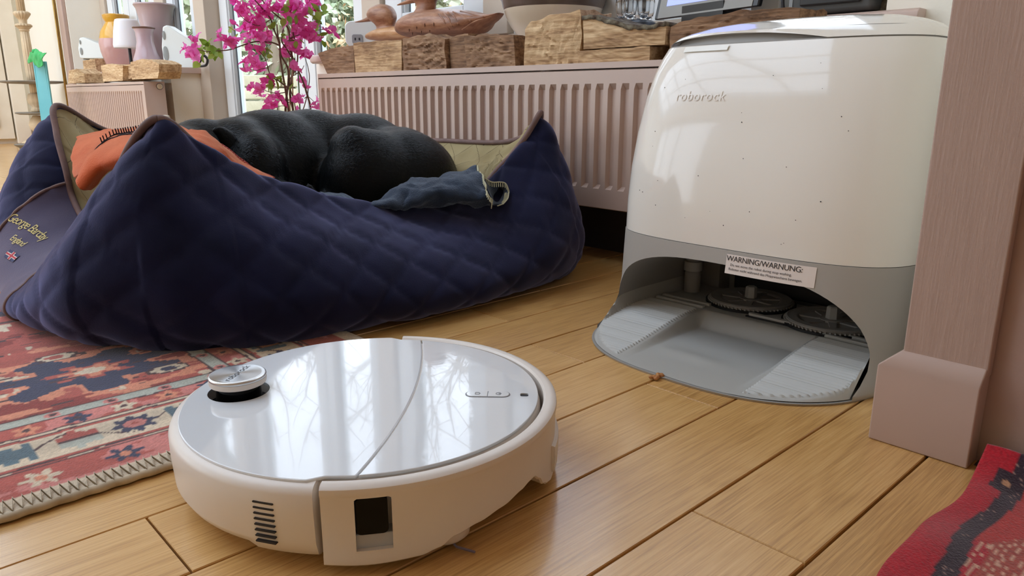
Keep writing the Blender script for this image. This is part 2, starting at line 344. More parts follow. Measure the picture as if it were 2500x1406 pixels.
# ------------------------------------------------------------------ garden outside
M_STONE = mat('sandstone', C(176, 164, 138), .9, C(206, 196, 170), 5, bump=.5, bs=18, bd=.01)
gr = struct(MB().box(1.62, 26, -12, 22, -.35, -.12).build('ground', mat('garden_paving', C(178, 172, 158), .9, C(132, 142, 104), 1.2)))
gw = thing('garden_wall', 'low pale stone garden wall seen through the glazed door', 'wall', (4, 6.6, -.12))
rg = random.Random(5); z = -.12
for r_ in range(6):
    x = 1.75+(r_ % 2)*.15
    while x < 6.5:
        L_ = rg.uniform(.28, .42); j = rg.uniform(-.015, .015)
        MB().box(x, x+L_-.018, 6.6+j, 6.9+j, z, z+.1).build('stone', M_STONE, gw, fix=False, bevel=.01, seg=1); x += L_
    z += .112
M_BARK = mat('tree_bark', C(128, 112, 96), .9, C(158, 142, 124), 8, stretch=(1, 1, .2))
def tree(x, y, h, seed, name='bare_tree', lab='', leafm=None, nl=0, droop=0, group=None):
    R = random.Random(seed); t = thing(name, lab, 'tree', (x, y, -.12), group); b = MB(); tips = []
    def br(p, d, L, r, lv):
        pts = [p]; q = p
        for i in range(4):
            d = (d+Vector((R.uniform(-.2, .2), R.uniform(-.2, .2), R.uniform(-.08, .16)-droop*(lv > 1)*.25))).normalized(); q = q+d*L/4; pts.append(q)
        b.tube(pts, [r*(1-.14*i) for i in range(5)], 5 if lv < 2 else 3, caps=False)
        if lv >= 4: tips.extend(pts[1:]); return
        for k in range(4 if lv < 2 else 3):
            a = R.uniform(0, 2*pi); nd = (d*R.uniform(.4, .9)+Vector((cos(a), sin(a), R.uniform(-.1, .5)))*.8).normalized()
            br(pts[R.choice((2, 3, 4))], nd, L*R.uniform(.55, .8), r*.5, lv+1)
    br(Vector((x, y, -.12)), Vector((0, 0, 1)), h*.33, h*.022, 0)
    b.build('trunk', M_BARK, t, fix=False)
    if leafm:
        l = MB()
        for i in range(nl):
            p = R.choice(tips)+Vector((R.gauss(0, .22), R.gauss(0, .22), R.gauss(0, .22)-droop*R.random()*.9)); s = R.uniform(.025, .06)
            u = Vector((R.gauss(0, 1), R.gauss(0, 1), R.gauss(0, 1)-droop*2)).normalized(); v = u.orthogonal().normalized()
            l.add([p-u*s*1.4, p+v*s*.6, p+u*s*1.4, p-v*s*.6], [(0, 1, 2, 3)])
        stuff(l.build('foliage', leafm, t, fix=False))
ML1 = mat('spring_leaf', C(172, 194, 140), .6, C(206, 214, 160), 1.5); ML2 = mat('beech_leaf', C(214, 156, 116), .6, C(200, 182, 142), 1.5); ML3 = mat('evergreen_leaf', C(176, 190, 156), .6, C(222, 218, 196), .9)
lab = 'bare spreading garden tree seen through the windows'
for i, (x, y, h) in enumerate([(5.5, 11.5, 9), (8.8, 8.6, 10), (10.5, 11, 12), (3.6, 13, 9), (12.4, 6.5, 12), (13, 3.2, 11), (9, 16, 12), (14, 9, 13), (9.6, 4.4, 10)]):
    tree(x, y, h, 20+i, lab=lab, group='bare garden trees')
tree(8.0, 7.9, 3.2, 51, 'leafy_tree', 'pale green drooping tree seen behind the pink blooms', ML1, 2600, .7)
tree(6.6, 9.6, 3.4, 52, 'beech_tree', 'orange-leaved tree seen through the far bay window', ML2, 1800, .2)
tree(9.5, 5.9, 3.8, 53, 'beech_tree', 'tree with russet and green leaves seen above the large carved duck', ML2, 1800, .4)
tree(10.5, 8.6, 4.2, 54, 'leafy_tree', 'tall loose green tree at the back of the garden', ML1, 2600, .6)
h = MB(); R = random.Random(9)
for i in range(42000):
    t_ = R.random(); c = Vector((2.0+t_*15, 15-t_*11+R.gauss(0, .6), -.1+R.random()**.9*(3.0+.7*sin(t_*17)+.5*sin(t_*41)))); s = R.uniform(.05, .11)
    u = Vector((R.gauss(0, 1), R.gauss(0, 1), R.gauss(0, 1))).normalized(); v = u.orthogonal()
    h.add([c-u*s, c+v*s*.7, c+u*s, c-v*s*.7], [(0, 1, 2, 3)])
hd = tag(stuff(h.build('hedge', ML3, fix=False)), 'mixed green hedge along the back of the garden', 'hedge')
# ------------------------------------------------------------------ radiators
def radiator(lab, y0, y1, xf=1.215, z0=.12, z1=.42, end='near'):
    t = thing('radiator', lab, 'radiator', (xf, (y0+y1)/2, z0)); P = []
    n = int((y1-y0-.02)/.0333); st = y1-.014; ys = [y0]
    us = []
    for k in range(n):
        a = st-k*.0333
        us += [(a, 0), (a-.004, 1), (a-.0165, 1), (a-.021, 0)]
    us = [(y1, 0)]+us+[(y0, 0)]
    for z, q in ((z0, 0), (z0+.002, 0), (.162, 0), (.170, 1), (.366, 1), (.378, 0), (z1-.016, 0), (z1-.0145, 0)):
        P.append([(xf+.0095*q*u+(.004 if z == z0 or z == z1-.0145 else 0), y, z) for y, u in us])
    M = MB(); M.grid(P); M.box(xf+.011, xf+.014, y0, y1, z0, z1-.015)
    M.build('front_panel', M_RAD, t, fix=False, flip=True) if False else M.build('front_panel', M_RAD, t, fix=False)
    MB().box(xf+.085, xf+.09, y0, y1, z0, z1-.02).build('back_panel', M_RAD, t)
    g = MB(); g.box(xf-.001, xf+.008, y0, y1, z1-.012, z1).box(xf+.085, xf+.095, y0, y1, z1-.012, z1)
    k = y0+.01
    while k < y1: g.box(xf+.008, xf+.085, k, k+.006, z1-.008, z1-.002); k += .02
    g.build('top_grille', M_RAD, t)
    for a in (y0-.002, y1-.002): MB().box(xf-.001, xf+.095, a, a+.004, z0, z1).build('side_panel', M_RAD, t, bevel=.002)
    for a in (y0+.15, y1-.15): MB().box(xf+.095, 1.36, a, a+.03, z0+.05, z1-.05).build('wall_bracket', M_RAD, t)
    return t
r1 = radiator('long pale pink ribbed radiator under the near windowsill, behind the dog bed', .80, 2.19)
r2 = radiator('far pale pink ribbed radiator in the corner with a valve knob on its end', 3.84, 5.25)
MW = mat('valve_plastic', C(222, 214, 198), .4)
MB().lathe([(.0, 0), (.013, 0), (.013, .004), (.0115, .008), (.007, .009), (.007, .006), (0, .006)], (1.285, 3.838, .398), 20, ax=(0, -1, 0)).build('bleed_plug', MW, r2, smooth='auto')
MB().lathe([(.0135, 0), (.0155, 0), (.0155, .003), (.0135, .003)], (1.285, 3.838, .398), 20, ax=(0, -1, 0)).build('plug_ring', mat('dark_ring', C(90, 78, 64), .4), r2)
v = thing('radiator_valve', 'cream thermostatic valve at the foot of the far radiator', 'valve', (1.27, 3.76, 0))
MB().lathe([(.004, 0), (.007, 0), (.007, .14), (.010, .145), (.010, .17), (.017, .175), (.02, .19), (.02, .235), (.016, .243), (0, .245)], (1.27, 3.76, .022), 20, flute=.04, nf=12).build('valve_head', MW, v, smooth='auto')
MB().tube([(1.27, 3.768, .155), (1.27, 3.838, .155)], .008).build('valve_pipe', mat('brass', C(186, 150, 92), .3, metal=1), v, smooth=True)
# ------------------------------------------------------------------ rugs
def colour_attr(o, cols):
    me = o.data; ca = me.color_attributes.new('pattern', 'FLOAT_COLOR', 'POINT'); ca.data.foreach_set('color', np.asarray(cols, dtype=np.float32).ravel())
def h2(a, b, s=0.):
    v = np.sin(a*127.1+b*311.7+s*74.7)*43758.5453; return v-np.floor(v)
def vnoise(x, y, s=0.):
    xi, yi = np.floor(x), np.floor(y); fx, fy = x-xi, y-yi; fx = fx*fx*(3-2*fx); fy = fy*fy*(3-2*fy)
    return (h2(xi, yi, s)*(1-fx)+h2(xi+1, yi, s)*fx)*(1-fy)+(h2(xi, yi+1, s)*(1-fx)+h2(xi+1, yi+1, s)*fx)*fy
def fb(x, y, s=0.): return .55*vnoise(x, y, s)+.3*vnoise(x*2.1, y*2.1, s+3)+.15*vnoise(x*4.3, y*4.3, s+5)
K = {k: np.array(C(*v)[:3]) for k, v in dict(red=(176, 82, 72), deep=(140, 48, 44), navy=(44, 52, 82), teal=(84, 110, 122), cream=(214, 196, 170), pale=(178, 182, 170), salmon=(214, 138, 108), pink=(206, 126, 118), dark=(74, 44, 50), orange=(210, 138, 94)).items()}
RX1, RY0, RY1 = .55, .703, 3.36
def rug_cols(x, y):
    n = len(x); c = np.empty((n, 3)); c[:] = K['red']
    q = .004; xq = np.round(x/q)*q; yq = np.round(y/q)*q
    se = np.minimum(np.minimum(y-RY0, RX1-x), RY1-y)
    al = np.where(se == y-RY0, x, np.where(se == RX1-x, y, x))
    s = se+.0025*(vnoise(al*60, se*60, 1)-.5)
    def put(mask, k): c[mask] = K[k]
    # field
    f = s > .215
    put(f & (fb(xq*9, yq*13, 2) > .57), 'deep')
    put(f & (fb(xq*12, yq*30, 11) > .66), 'salmon')
    put(f & (fb(xq*22, yq*16, 6) > .69), 'cream')
    # jagged navy medallions with cream and salmon hearts
    for cx, cy, rx, ry, sd in ((.22, 1.03, .13, .085, 0), (-.12, 1.0, .12, .08, 1), (.06, 1.42, .16, .11, 2), (.30, 1.5, .12, .1, 5), (-.3, 1.5, .15, .11, 3), (.1, 2.1, .2, .14, 4), (-.3, 2.3, .2, .2, 6), (.2, 2.8, .2, .15, 7), (-.6, 1.2, .2, .15, 8), (-.5, 2.9, .2, .15, 9)):
        dx, dy = (xq-cx)/rx, (yq-cy)/ry; a = np.arctan2(dy, dx); r = np.hypot(dx, dy)
        e = .8+.22*np.sign(np.sin(a*7+sd))*np.abs(np.sin(a*7+sd))**.5+.25*(vnoise(xq*50, yq*50, sd)-.5)
        put(f & (r < e+.1), 'salmon'); put(f & (r < e), 'navy'); put(f & (r < .42*e), 'red'); put(f & (r < .3*e), 'salmon'); put(f & (r < .13), 'cream')
    for i in range(46):
        cx, cy = -.7+1.2*h2(i, 1.), .95+2.1*h2(i, 2.); r = np.hypot((xq-cx)/.022, (yq-cy)/.014)
        put(f & (r < 1), 'cream'); put(f & (r < .55), ('navy', 'red', 'salmon')[i % 3]); put(f & (abs(r-1.1) < .12), 'dark')
    L = fb(xq*5, yq*40, 8); put(f & (abs(L-.5) < .012), 'dark')
    # bands
    g = s <= .215; put(g, 'cream')
    put((s < .078), 'red'); put(s < .078, 'pink'); put((s < .078) & (fb(al*24, s*50, 4) > .47), 'red')
    u = (al/.072) % 1-.5; r = np.hypot(u*.072, s-.05)
    ang = np.arctan2(s-.05, u*.072); pet = .0135*(1+.35*np.cos(ang*6))
    k = np.floor(al/.072) % 2
    put((s < .078) & (r < pet), 'navy'); put((s < .078) & (r < pet) & (k == 1), 'cream'); put((s < .078) & (r < .006), 'salmon')
    put((s < .024), 'cream')
    for a, b_ in ((.074, .077), (.080, .083), (.150, .153), (.158, .161), (.190, .193), (.212, .215)): put((s > a) & (s < b_), 'dark')
    put((s > .083) & (s < .087), 'red'); put((s > .145) & (s < .150), 'red')
    # cream main border motifs
    per = .235; m = (al-.01) % per; t = s-.118
    mq = np.round(m/q)*q; tq = np.round(t/q)*q; B = (s > .087) & (s < .146)
    jag = .006*np.sign(np.sin(mq*320))
    put(B & (mq < .105) & (abs(tq) < .018+jag*.4), 'teal'); put(B & (mq > .012) & (mq < .06) & (abs(tq+.004) < .017), 'dark')
    put(B & (mq > .015) & (mq < .057) & (abs(tq+.004) < .014), 'orange'); put(B & (mq > .015) & (mq < .057) & (abs(tq+.004) < .014) & (vnoise(xq*90, yq*90, 1) > .68), 'red')
    leaf = (mq > .125) & (mq < .168) & (abs(tq) < (.024-.5*abs(mq-.146))+jag*.5); put(B & leaf & (tq > 0), 'red'); put(B & leaf & (tq <= 0), 'pale'); put(B & leaf & (abs(tq) < .002), 'dark')
    ru = np.hypot(m-.200, t); an = np.arctan2(t, m-.200)
    put(B & (ru < .020*(1+.2*np.cos(an*8))), 'navy'); put(B & (ru < .011), 'pink'); put(B & (ru < .004), 'red')
    wv = .02*np.sin(al*2*pi/per*2); put(B & (abs(t-wv) < .0018) & (ru > .022) & ~leaf & (mq > .105), 'dark')
    # inner guard: flowers on red
    G = (s > .161) & (s < .190); put(G, 'pink'); put(G & (vnoise(al*70, s*70, 9) > .45), 'red')
    u = ((al/.048) % 1-.5)*.048; r = np.hypot(u, s-.1755); an = np.arctan2(s-.1755, u); k = np.floor(al/.048) % 3
    F_ = r < .0115*(1+.3*np.cos(an*5)); put(G & F_ & (k == 0), 'navy'); put(G & F_ & (k == 1), 'cream'); put(G & F_ & (k == 2), 'salmon'); put(G & (r < .004), 'dark')
    P_ = (s > .193) & (s < .212); put(P_, 'pale'); u = ((al/.06) % 1-.5)*.06; put(P_ & (np.hypot(u, s-.2025) < .008), 'pink'); put(P_ & (np.hypot(u, s-.2025) < .004), 'dark')
    c *= (.86+.28*h2(np.round(x/.0025), np.round(y/.0025), 3))[:, None]
    c *= (.85+.3*vnoise(x*2, y*60, 12))[:, None]*(1.06 if True else 1)
    c = c*.93+.05*np.array([.5, .42, .36])
    return np.c_[c, np.ones(n)]
def sheetmesh(xs, ys, zf, name, m, th=.006):
    nx, ny = len(xs), len(ys); Xg, Yg = np.meshgrid(xs, ys); Zg = zf(Xg, Yg) if callable(zf) else np.full_like(Xg, zf)
    top = np.c_[Xg.ravel(), Yg.ravel(), Zg.ravel()]; idx = np.arange(nx*ny).reshape(ny, nx)
    fs = np.stack([idx[:-1, :-1], idx[:-1, 1:], idx[1:, 1:], idx[1:, :-1]], -1).reshape(-1, 4)
    peri = list(idx[0, :])+list(idx[1:, -1])+list(idx[-1, ::-1][1:])+list(idx[::-1, 0][1:-1]); n0 = nx*ny
    bot = top[peri].copy(); bot[:, 2] = np.maximum(bot[:, 2]-th, .0004)
    vs = np.r_[top, bot]; k = len(peri)
    side = [(peri[(i+1) % k], peri[i], n0+i, n0+(i+1) % k) for i in range(k)]
    me = bpy.data.meshes.new(name); me.from_pydata(vs.tolist(), [], fs.tolist()+side); me.materials.append(m)
    me.polygons.foreach_set('use_smooth', [True]*len(me.polygons)); o = bpy.data.objects.new(name, me); COL.objects.link(o); o['_w'] = [0, 0, 0]
    return o, vs
M_RUG = mat('knotted_wool_pile', (1, 1, 1, 1), .95, attr='pattern', bump=.55, bs=420, bd=.0025, sheen=.25, spec=.2)
xs = np.r_[np.arange(-1.2, -.06, .02), np.arange(-.06, RX1-.006, .0026), RX1]; ys = np.r_[np.arange(RY0, 1.32, .0026), np.arange(1.32, 2.0, .006), np.arange(2.0, RY1-.005, .014), RY1]
rug, vs = sheetmesh(xs, ys, .0075, 'pile', M_RUG)
colour_attr(rug, rug_cols(vs[:, 0], vs[:, 1]))
rt = thing('patterned_rug', 'faded red, cream and navy oriental rug under the dog bed and robot vacuum', 'rug', (0, 1, 0)); 
for v in rug.data.vertices: v.co -= Vector((0, 1, 0))
rug.parent = rt
b = MB(); pts = []; x = -.10; k = 0
while x < RX1:
    pts.append((x, RY0-.0015 if k % 2 else RY0+.020, .0085+(.002 if k % 2 == 0 else .0))); x += .0036; k += 1
b.tube(pts, .0015, 5)
b.tube([(RX1*t-.1*(1-t), RY0-.0015+.0008*sin(t*180), .0048) for t in np.linspace(0, 1, 140)], .0042, 7)
stuff(b.build('edge_stitching', mat('cream_yarn', C(206, 192, 168), .9, C(170, 154, 130), 60), rt, smooth=True))
# red kilim at lower right
def kil_cols(x, y):
    d = .165-y+.002*np.sin(x*21); n = len(x); c = np.empty((n, 3)); c[:] = C(162, 70, 58)[:3]
    c[d < .05] = C(168, 26, 40)[:3]
    e = d+.002*np.sin(x*31)
    c[(e > .026) & (e < .040)] = C(50, 34, 44)[:3]; c[(e > .026) & (e < .040) & (h2(np.round(x/.0016), np.round(y/.0016)) > .965)] = C(150, 120, 110)[:3]
    tip = (np.hypot((x-.742)/.9, (y-.142)) < .016) & (e > .015); c[tip] = C(48, 30, 40)[:3]; c[tip & (np.hypot(x-.742, y-.138) < .004)] = C(176, 130, 96)[:3]
    f = e > .040
    sp = f & ((np.round(y/.0018) % 2) == 0) & (h2(np.round(x/.005), np.round(y/.0018)) > .55); c[sp] = C(204, 156, 132)[:3]
    c[f & (vnoise(x*25, y*25, 3) > .6)] = C(172, 46, 42)[:3]
    for (cx, cy, r, k) in ((.60, .066, .016, (206, 190, 160)), (.66, .03, .02, (120, 100, 62)), (.69, .085, .014, (206, 190, 160)), (.56, .03, .014, (92, 60, 60)), (.75, .06, .014, (200, 120, 70)), (.52, .07, .014, (206, 190, 160))):
        m_ = (abs(x-cx)+abs(y-cy)) < r; q = ((np.round((x-cx)/.004)+np.round((y-cy)/.004)) % 2) == 0; c[f & m_ & q] = C(*k)[:3]
    c *= (.8+.4*h2(np.round(x/.0012), np.round(y/.0012), 5))[:, None]
    return np.c_[c, np.ones(n)]
xs = np.arange(.28, .7765, .0016); ys = np.arange(-.5, .1665, .0022)
def kz(X, Y):
    edge = .165+.006*np.sin(X*42)+.003*np.sin(X*97)
    return .0055+.024*np.clip((X-.725)/.05, 0, 1)**2*np.clip((Y+.1)/.2, 0, 1)+.006*np.exp(-((Y-.15)/.02)**2)*(.5+.5*np.sin(X*45))
kil, vs = sheetmesh(xs, ys, kz, 'red_kilim', mat('flatwoven_wool', (1, 1, 1, 1), .95, attr='pattern', bump=.6, bs=500, bd=.002, sheen=.3, spec=.2), .005)
w_ = vs.copy(); colour_attr(kil, kil_cols(vs[:, 0], vs[:, 1]))
for v in kil.data.vertices:
    x, y = v.co.x, v.co.y; a = max(0, (y+.1)/.265); v.co.y += a*(.0035*sin(x*24)+.0015*sin(x*61))
tag(kil, 'red flatwoven rug with a dark stripe curling against the right wall', 'rug')
# ------------------------------------------------------------------ robot vacuum
RC = Vector((.356, .580, 0)); RA = radians(-45)
def rb(p):
    x, y, z = p[0]*1.012, p[1]*1.012, p[2]*.86; return Vector((RC.x+x*cos(RA)-y*sin(RA), RC.y+x*sin(RA)+y*cos(RA), z))
MRW = mat('white_gloss_plastic', C(222, 226, 230), .07, coat=.35, coatr=.01, spec=.5, bump=.22, bs=11, bd=.003)
MRW2 = mat('white_gloss_rear', C(222, 226, 230), .07, coat=.3, coatr=.01, spec=.5, bump=.08, bs=9, bd=.003)
MRB = mat('white_satin_plastic', C(228, 221, 213), .36, C(221, 212, 203), 6, bump=.03, bs=300)
MBLK = mat('black_gloss', C(5, 5, 6), .06, spec=.2); MDK = mat('dark_plastic', C(34, 34, 40), .5)
rv = thing('robot_vacuum', 'round white robot vacuum with a raised turret, standing on the floorboards', 'robot vacuum', tuple(RC))
R0 = .1755
def rad_body(t):  # t = angle from the front
    return .1625 if abs(t) < radians(91) else R0
ths = sorted(set([radians(a) for a in range(-180, 180, 3)]+[radians(v) for v in (-93.5, -92, -91.2, -90.8, 90.8, 91.2, 92, 93.5)]))
rings = []
for z, k in ((.012, -.030), (.012, -.012), (.016, -.006), (.030, -.0015), (.060, 0), (.0765, 0), (.0812, -.0018), (.0838, -.0055), (.0848, -.012), (.0850, -.03)):
    rings.append([(cos(t)*(rad_body(t)+k), sin(t)*(rad_body(t)+k), z if not (z < .029 and abs(t) > radians(110)) else z+.009*(1-z/.03)) for t in ths])
b = MB().loft(rings); body = b.build('body', MRB, rv, tf=rb)
hole = MB().lathe([(0, .060), (.0288, .060), (.0288, .1), (0, .1)], tuple(rb((-.1255, -.0, 0))), 48).build('c', MRB)
hole.location = (-RC.x, -RC.y, 0); hole.parent = rv
cut(body, hole); sharpen(body, 40); flat_top(body, 5e-5)
seamx = lambda y: .0425-.018*(abs(y)/.165)**2
def cover(side):
    P = []
    if side > 0:
        r = .1605; ya = -.157; yb = .157
        a0 = atan2(ya, seamx(ya)+.0006); P = [(r*cos(a), r*sin(a)) for a in np.linspace(-atan2(.157, seamx(.157)), atan2(.157, seamx(.157)), 70)]
        P += [(seamx(y)+.0007, y) for y in np.linspace(.155, -.155, 40)]
    else:
        r = .1675
        P = [(r*cos(a), r*sin(a)) for a in np.linspace(radians(93.5), radians(266.5), 80)]
        P += [(.002, -.1610)]+[(seamx(y)-.0007, y) for y in np.linspace(-.1595, .1595, 40)]+[(.002, .1610)]
    return P
for sgn, nm in ((1, 'front_cover'), (-1, 'rear_cover')):
    P = cover(sgn); o = MB().prism(P, .0835, .0868, 'z').build(nm, MRW if sgn > 0 else MRW2, rv, tf=rb, bevel=.0007 if sgn > 0 else .0012, angle=60)
    if sgn < 0:
        apply(o)
        hole = MB().lathe([(0, .06), (.0285, .06), (.0285, .1), (0, .1)], tuple(rb((-.1255, -.0, 0))), 64).build('c', MRB); hole.location = (-RC.x, -RC.y, 0); hole.parent = rv; cut(o, hole)
    else:
        apply(o)
        c = MB().box(.1435, .1512, -.0038, .0042, .08, .09).build('c', MRB, rv, tf=rb, bevel=.0018, angle=60); cut(o, c)
    sharpen(o, 30); flat_top(o)
MB().box(.1436, .1511, -.0037, .0041, .0822, .0852).build('sensor_recess', MDK, rv, tf=rb)
# gentle wave to the gloss lid (real moulded unevenness)
# turret
LC = rb((-.1255, 0, 0)); 
tur = MB().lathe([(0, .0605), (.0280, .0605), (.0280, .064), (.0215, .065), (.0205, .080), (.0222, .0835), (0, .0835)], tuple(LC), 48).build('turret_neck', MBLK, rv, smooth='auto')
MB().lathe([(0, .0830), (.0245, .0830), (.0262, .084), (.0266, .086), (.0266, .0893)], tuple(LC), 64).build('turret_skirt', MRB, rv, smooth='auto')
brushed = nodes('brushed_silver'); m_, t_, p_, N_, L_ = brushed
p_.inputs['Metallic'].default_value = 1; p_.inputs['Roughness'].default_value = .28; p_.inputs['Base Color'].default_value = C(214, 216, 218); p_.inputs['Anisotropic'].default_value = .85
tg = N_('Tangent'); tg.direction_type = 'RADIAL'; tg.axis = 'Z'; L_(tg.outputs[0], p_.inputs['Tangent'])
cap = MB().lathe([(0, .0888), (.0262, .0888), (.0267, .0905), (.0263, .0920), (.0252, .0926), (.0225, .0927), (.014, .0927), (0, .0927)], tuple(LC), 72)
tc_ = thing  # local origin of the cap at its centre so the brushing is radial
me_o = cap.build('turret_cap', m_, None, smooth='auto'); me_o.modifiers.clear(); sharpen(me_o, 60)
for p in me_o.data.polygons: p.use_smooth = p.normal.z < .97

for v in me_o.data.vertices: v.co -= LC
me_o.parent = rv; me_o.location = LC-RC; me_o['_w'] = list(LC)
MLET = mat('grey_lettering', C(96, 96, 100), .4)
letters('roborock', .0100, lambda x, y: rb((-.1255+x*cos(1.45)-y*sin(1.45), x*sin(1.45)+y*cos(1.45), .10815)), 'lettering', MLET, me_o, spacing=1.05)
# buttons
bt = MB(); 
def capsule(x0, x1, yc, r, z, n=10): return [(x0+r-r*cos(a), yc+r*sin(a)) for a in np.linspace(pi/2, -pi/2, n)][::1] 
def cap_poly(x0, x1, yc, r, l=True, rr=True):
    P = []
    if l: P += [(x0+r+r*cos(a), yc+r*sin(a)) for a in np.linspace(pi/2, 3*pi/2, 12)]
    else: P += [(x0, yc+r), (x0, yc-r)]
    if rr: P += [(x1-r+r*cos(a), yc+r*sin(a)) for a in np.linspace(-pi/2, pi/2, 12)]
    else: P += [(x1, yc-r), (x1, yc+r)]
    return P
MB().prism(cap_poly(.0915, .1340, 0, .0073), .0860, .0872, 'z').build('button_surround', mat('button_gap', C(120, 120, 124), .4), rv, tf=rb)
for (x0, x1, l, r_) in ((.0925, .1125, True, False), (.1131, .1330, False, True)):
    MB().prism(cap_poly(x0, x1, 0, .0064, l, r_), .0868, .0878, 'z').build('button', MRW, rv, tf=rb, bevel=.0003)
sy = MB(); sy.tube([rb((.123+.0025*cos(a), .0025*sin(a), .0879)) for a in np.linspace(.6, 5.7, 14)], .0003, 4); sy.tube([rb((.123, 0, .0879)), rb((.1258, 0, .0879))], .0003, 4)
sy.tube([rb(p) for p in ((.101, .002, .0879), (.1045, .002, .0879), (.1055, .0, .0879), (.1045, -.002, .0879), (.101, -.002, .0879), (.101, .002, .0879))], .0003, 4)
sy.build('button_icons', MLET, rv)
# bumper
def zb(t):
    a = math.degrees(t)
    P = [(-92, .0105), (-78, .0085), (-66, .0095), (-61, .013), (-57, .020), (-50, .0245), (-41.5, .029), (-34, .034), (-30, .0368), (-27, .0372), (-24, .030), (-20.5, .018), (-17, .012), (-13, .008), (-3, .013), (20, .018), (60, .012), (92, .010)]
    for (a0, v0), (a1, v1) in zip(P, P[1:]):
        if a <= a1:
            k = (a-a0)/(a1-a0); k = k*k*(3-2*k); return v0+(v1-v0)*k
    return P[-1][1]
rings = []
for t in np.radians(np.r_[np.linspace(-89.3, -60, 40), np.linspace(-59, 10, 80), np.linspace(12, 89.3, 40)]):
    b0 = zb(t); cs = [(.1655, b0+.002), (.1655, .0845), (.1675, .0866), (.1715, .0870), (.1752, .0862), (.1775, .0840), (.1780, .0800), (.1772, .0770), (.1768, .0755), (.1765, b0+.012), (.1772, b0+.009), (.1772, b0+.002), (.1755, b0)]
    rings.append([(r*cos(t), r*sin(t), z) for r, z in cs])
bp = MB().loft(rings).build('bumper', MRB, rv, tf=rb)
AW = radians(-77)
def rw(p, a=AW):  # window-local: x out, y along, z up
    return rb((p[0]*cos(a)-p[1]*sin(a), p[0]*sin(a)+p[1]*cos(a), p[2]))
c = MB().prism([(-.0135, .0235), (.0135, .0235), (.0135, .073), (.0115, .0745), (-.0115, .0745), (-.0135, .073)], .1, .2, 'x').build('c', MRB, rv, tf=rw); cut(bp, c); sharpen(bp, 32)
def rrect(w, h, r, cx=0, cz=0, n=6):
    P = []
    for sx_, sz_, a0 in ((1, 1, 0), (-1, 1, pi/2), (-1, -1, pi), (1, -1, 1.5*pi)):
        P += [(cx+sx_*(w-r)+r*cos(a0+a), cz+sz_*(h-r)+r*sin(a0+a)) for a in np.linspace(0, pi/2, n)]
    return P
MB().prism(rrect(.0118, .0178, .0042, -.0012, .0555), .160, .1745, 'x').build('sensor_window', MBLK, rv, tf=rw, bevel=.0006)
MB().box(.155, .172, -.0150, .0150, .0215, .0370).build('window_ledge', mat('pale_grey_plastic', C(176, 178, 182), .35), rv, tf=rw, bevel=.001)
for k in range(8):
    z = .0665-k*.0055; 
    MB().prism(cap_poly(-.0088, .0088, 0, .0009), .170, .1759, 'x').build('vent_slot', MDK, rv, tf=lambda p, z=z: rw((p[0], p[1], p[2]+z), radians(-104)))
# lower shell seen under the bumper, brush cover, wheels
sk = MB(); rings = []
for t in np.radians(np.linspace(-12, 60, 40)):
    zt = .030+.010*cos(math.degrees(t)/14); 
    rings.append([(r*cos(t), r*sin(t), z) for r, z in ((.160, .012), (.160, .052), (.1800, .046), (.1803, .034), (.1795, .018), (.172, .012))])
sk.loft(rings).build('lower_skirt', MRB, rv, tf=rb, smooth='auto')
MB().lathe([(0, .004), (.016, .004), (.020, .008), (.021, .016), (.021, .03), (0, .03)], tuple(rb((.086, -.124, 0))), 28).build('side_brush_cap', MRB, rv, smooth='auto')
for a in range(3):
    A = a*2.1+.3; c0 = rb((.086, -.124, .004)); MB().tube([c0, c0+Vector((cos(A)*.02, sin(A)*.02, .0)), c0+Vector((cos(A+.3)*.034, sin(A+.3)*.034, -.001))], .0011, 5).build('brush_arm', mat('mauve_bristle', C(120, 112, 130), .6), rv)
for y in (-.1, .1): MB().lathe([(0, -.011), (.031, -.011), (.034, -.007), (.034, .007), (.031, .011), (0, .011)], tuple(rb((0, y, .034))), 28, ax=(rb((0, 1, 0))-rb((0, 0, 0)))).build('drive_wheel', MDK, rv, smooth='auto')
MB().box(-.155, -.148, .07, .16, .01, .02).build('rear_bumper_pad', MRB, rv, tf=rb)
# ------------------------------------------------------------------ docking station
MDW = mat('dock_white_gloss', C(228, 224, 216), .12, coat=.3, coatr=.02, spec=.45)
MDG = mat('dock_grey_satin', C(164, 160, 154), .42, bump=.02, bs=300)
MDT = mat('dock_tray_grey', C(176, 176, 172), .4); MDD = mat('dock_dark', C(24, 24, 28), .5); MDM = mat('dock_mid_grey', C(150, 148, 144), .5)
DY = .518
dk = thing('docking_station', 'tall white robot vacuum dock with a grey arched bay, beside the pink wall', 'docking station', (1.0, DY, 0))
def dsec(z, xf, xb, ay, n, N=128): return sup((xf+xb)/2, DY, (xb-xf)/2, ay, z, n, N)
LOW = [(0., .7532, 1.185, .213, 2.6), (.003, .752, 1.185, .2145, 2.6), (.008, .757, 1.185, .215, 2.65), (.016, .790, 1.185, .2145, 2.85), (.03, .822, 1.185, .214, 3.1), (.05, .843, 1.185, .2135, 3.3), (.08, .857, 1.185, .2145, 3.5), (.12, .864, 1.185, .216, 3.6), (.1545, .868, 1.185, .217, 3.6)]
base = MB().loft([dsec(*s) for s in LOW]).build('base_shell', [MDG, MDM], dk)
Pp = []
for t in np.linspace(0, pi, 40):
    c_, s_ = cos(t), sin(t); Pp.append((DY+.197*copysign(abs(c_)**(2/3.0), c_), .012+.123*abs(s_)**(2/2.6)))
Pp = [(DY+.197, .0028)]+Pp+[(DY-.197, .0028)]
c = MB().prism(Pp, .5, 1.12, 'x').build('c', MDM, dk); cut(base, c)
c = MB().box(1.05, 1.155, DY-.15, DY+.15, .0028, .105).build('c', MDM, dk); cut(base, c); sharpen(base, 38)
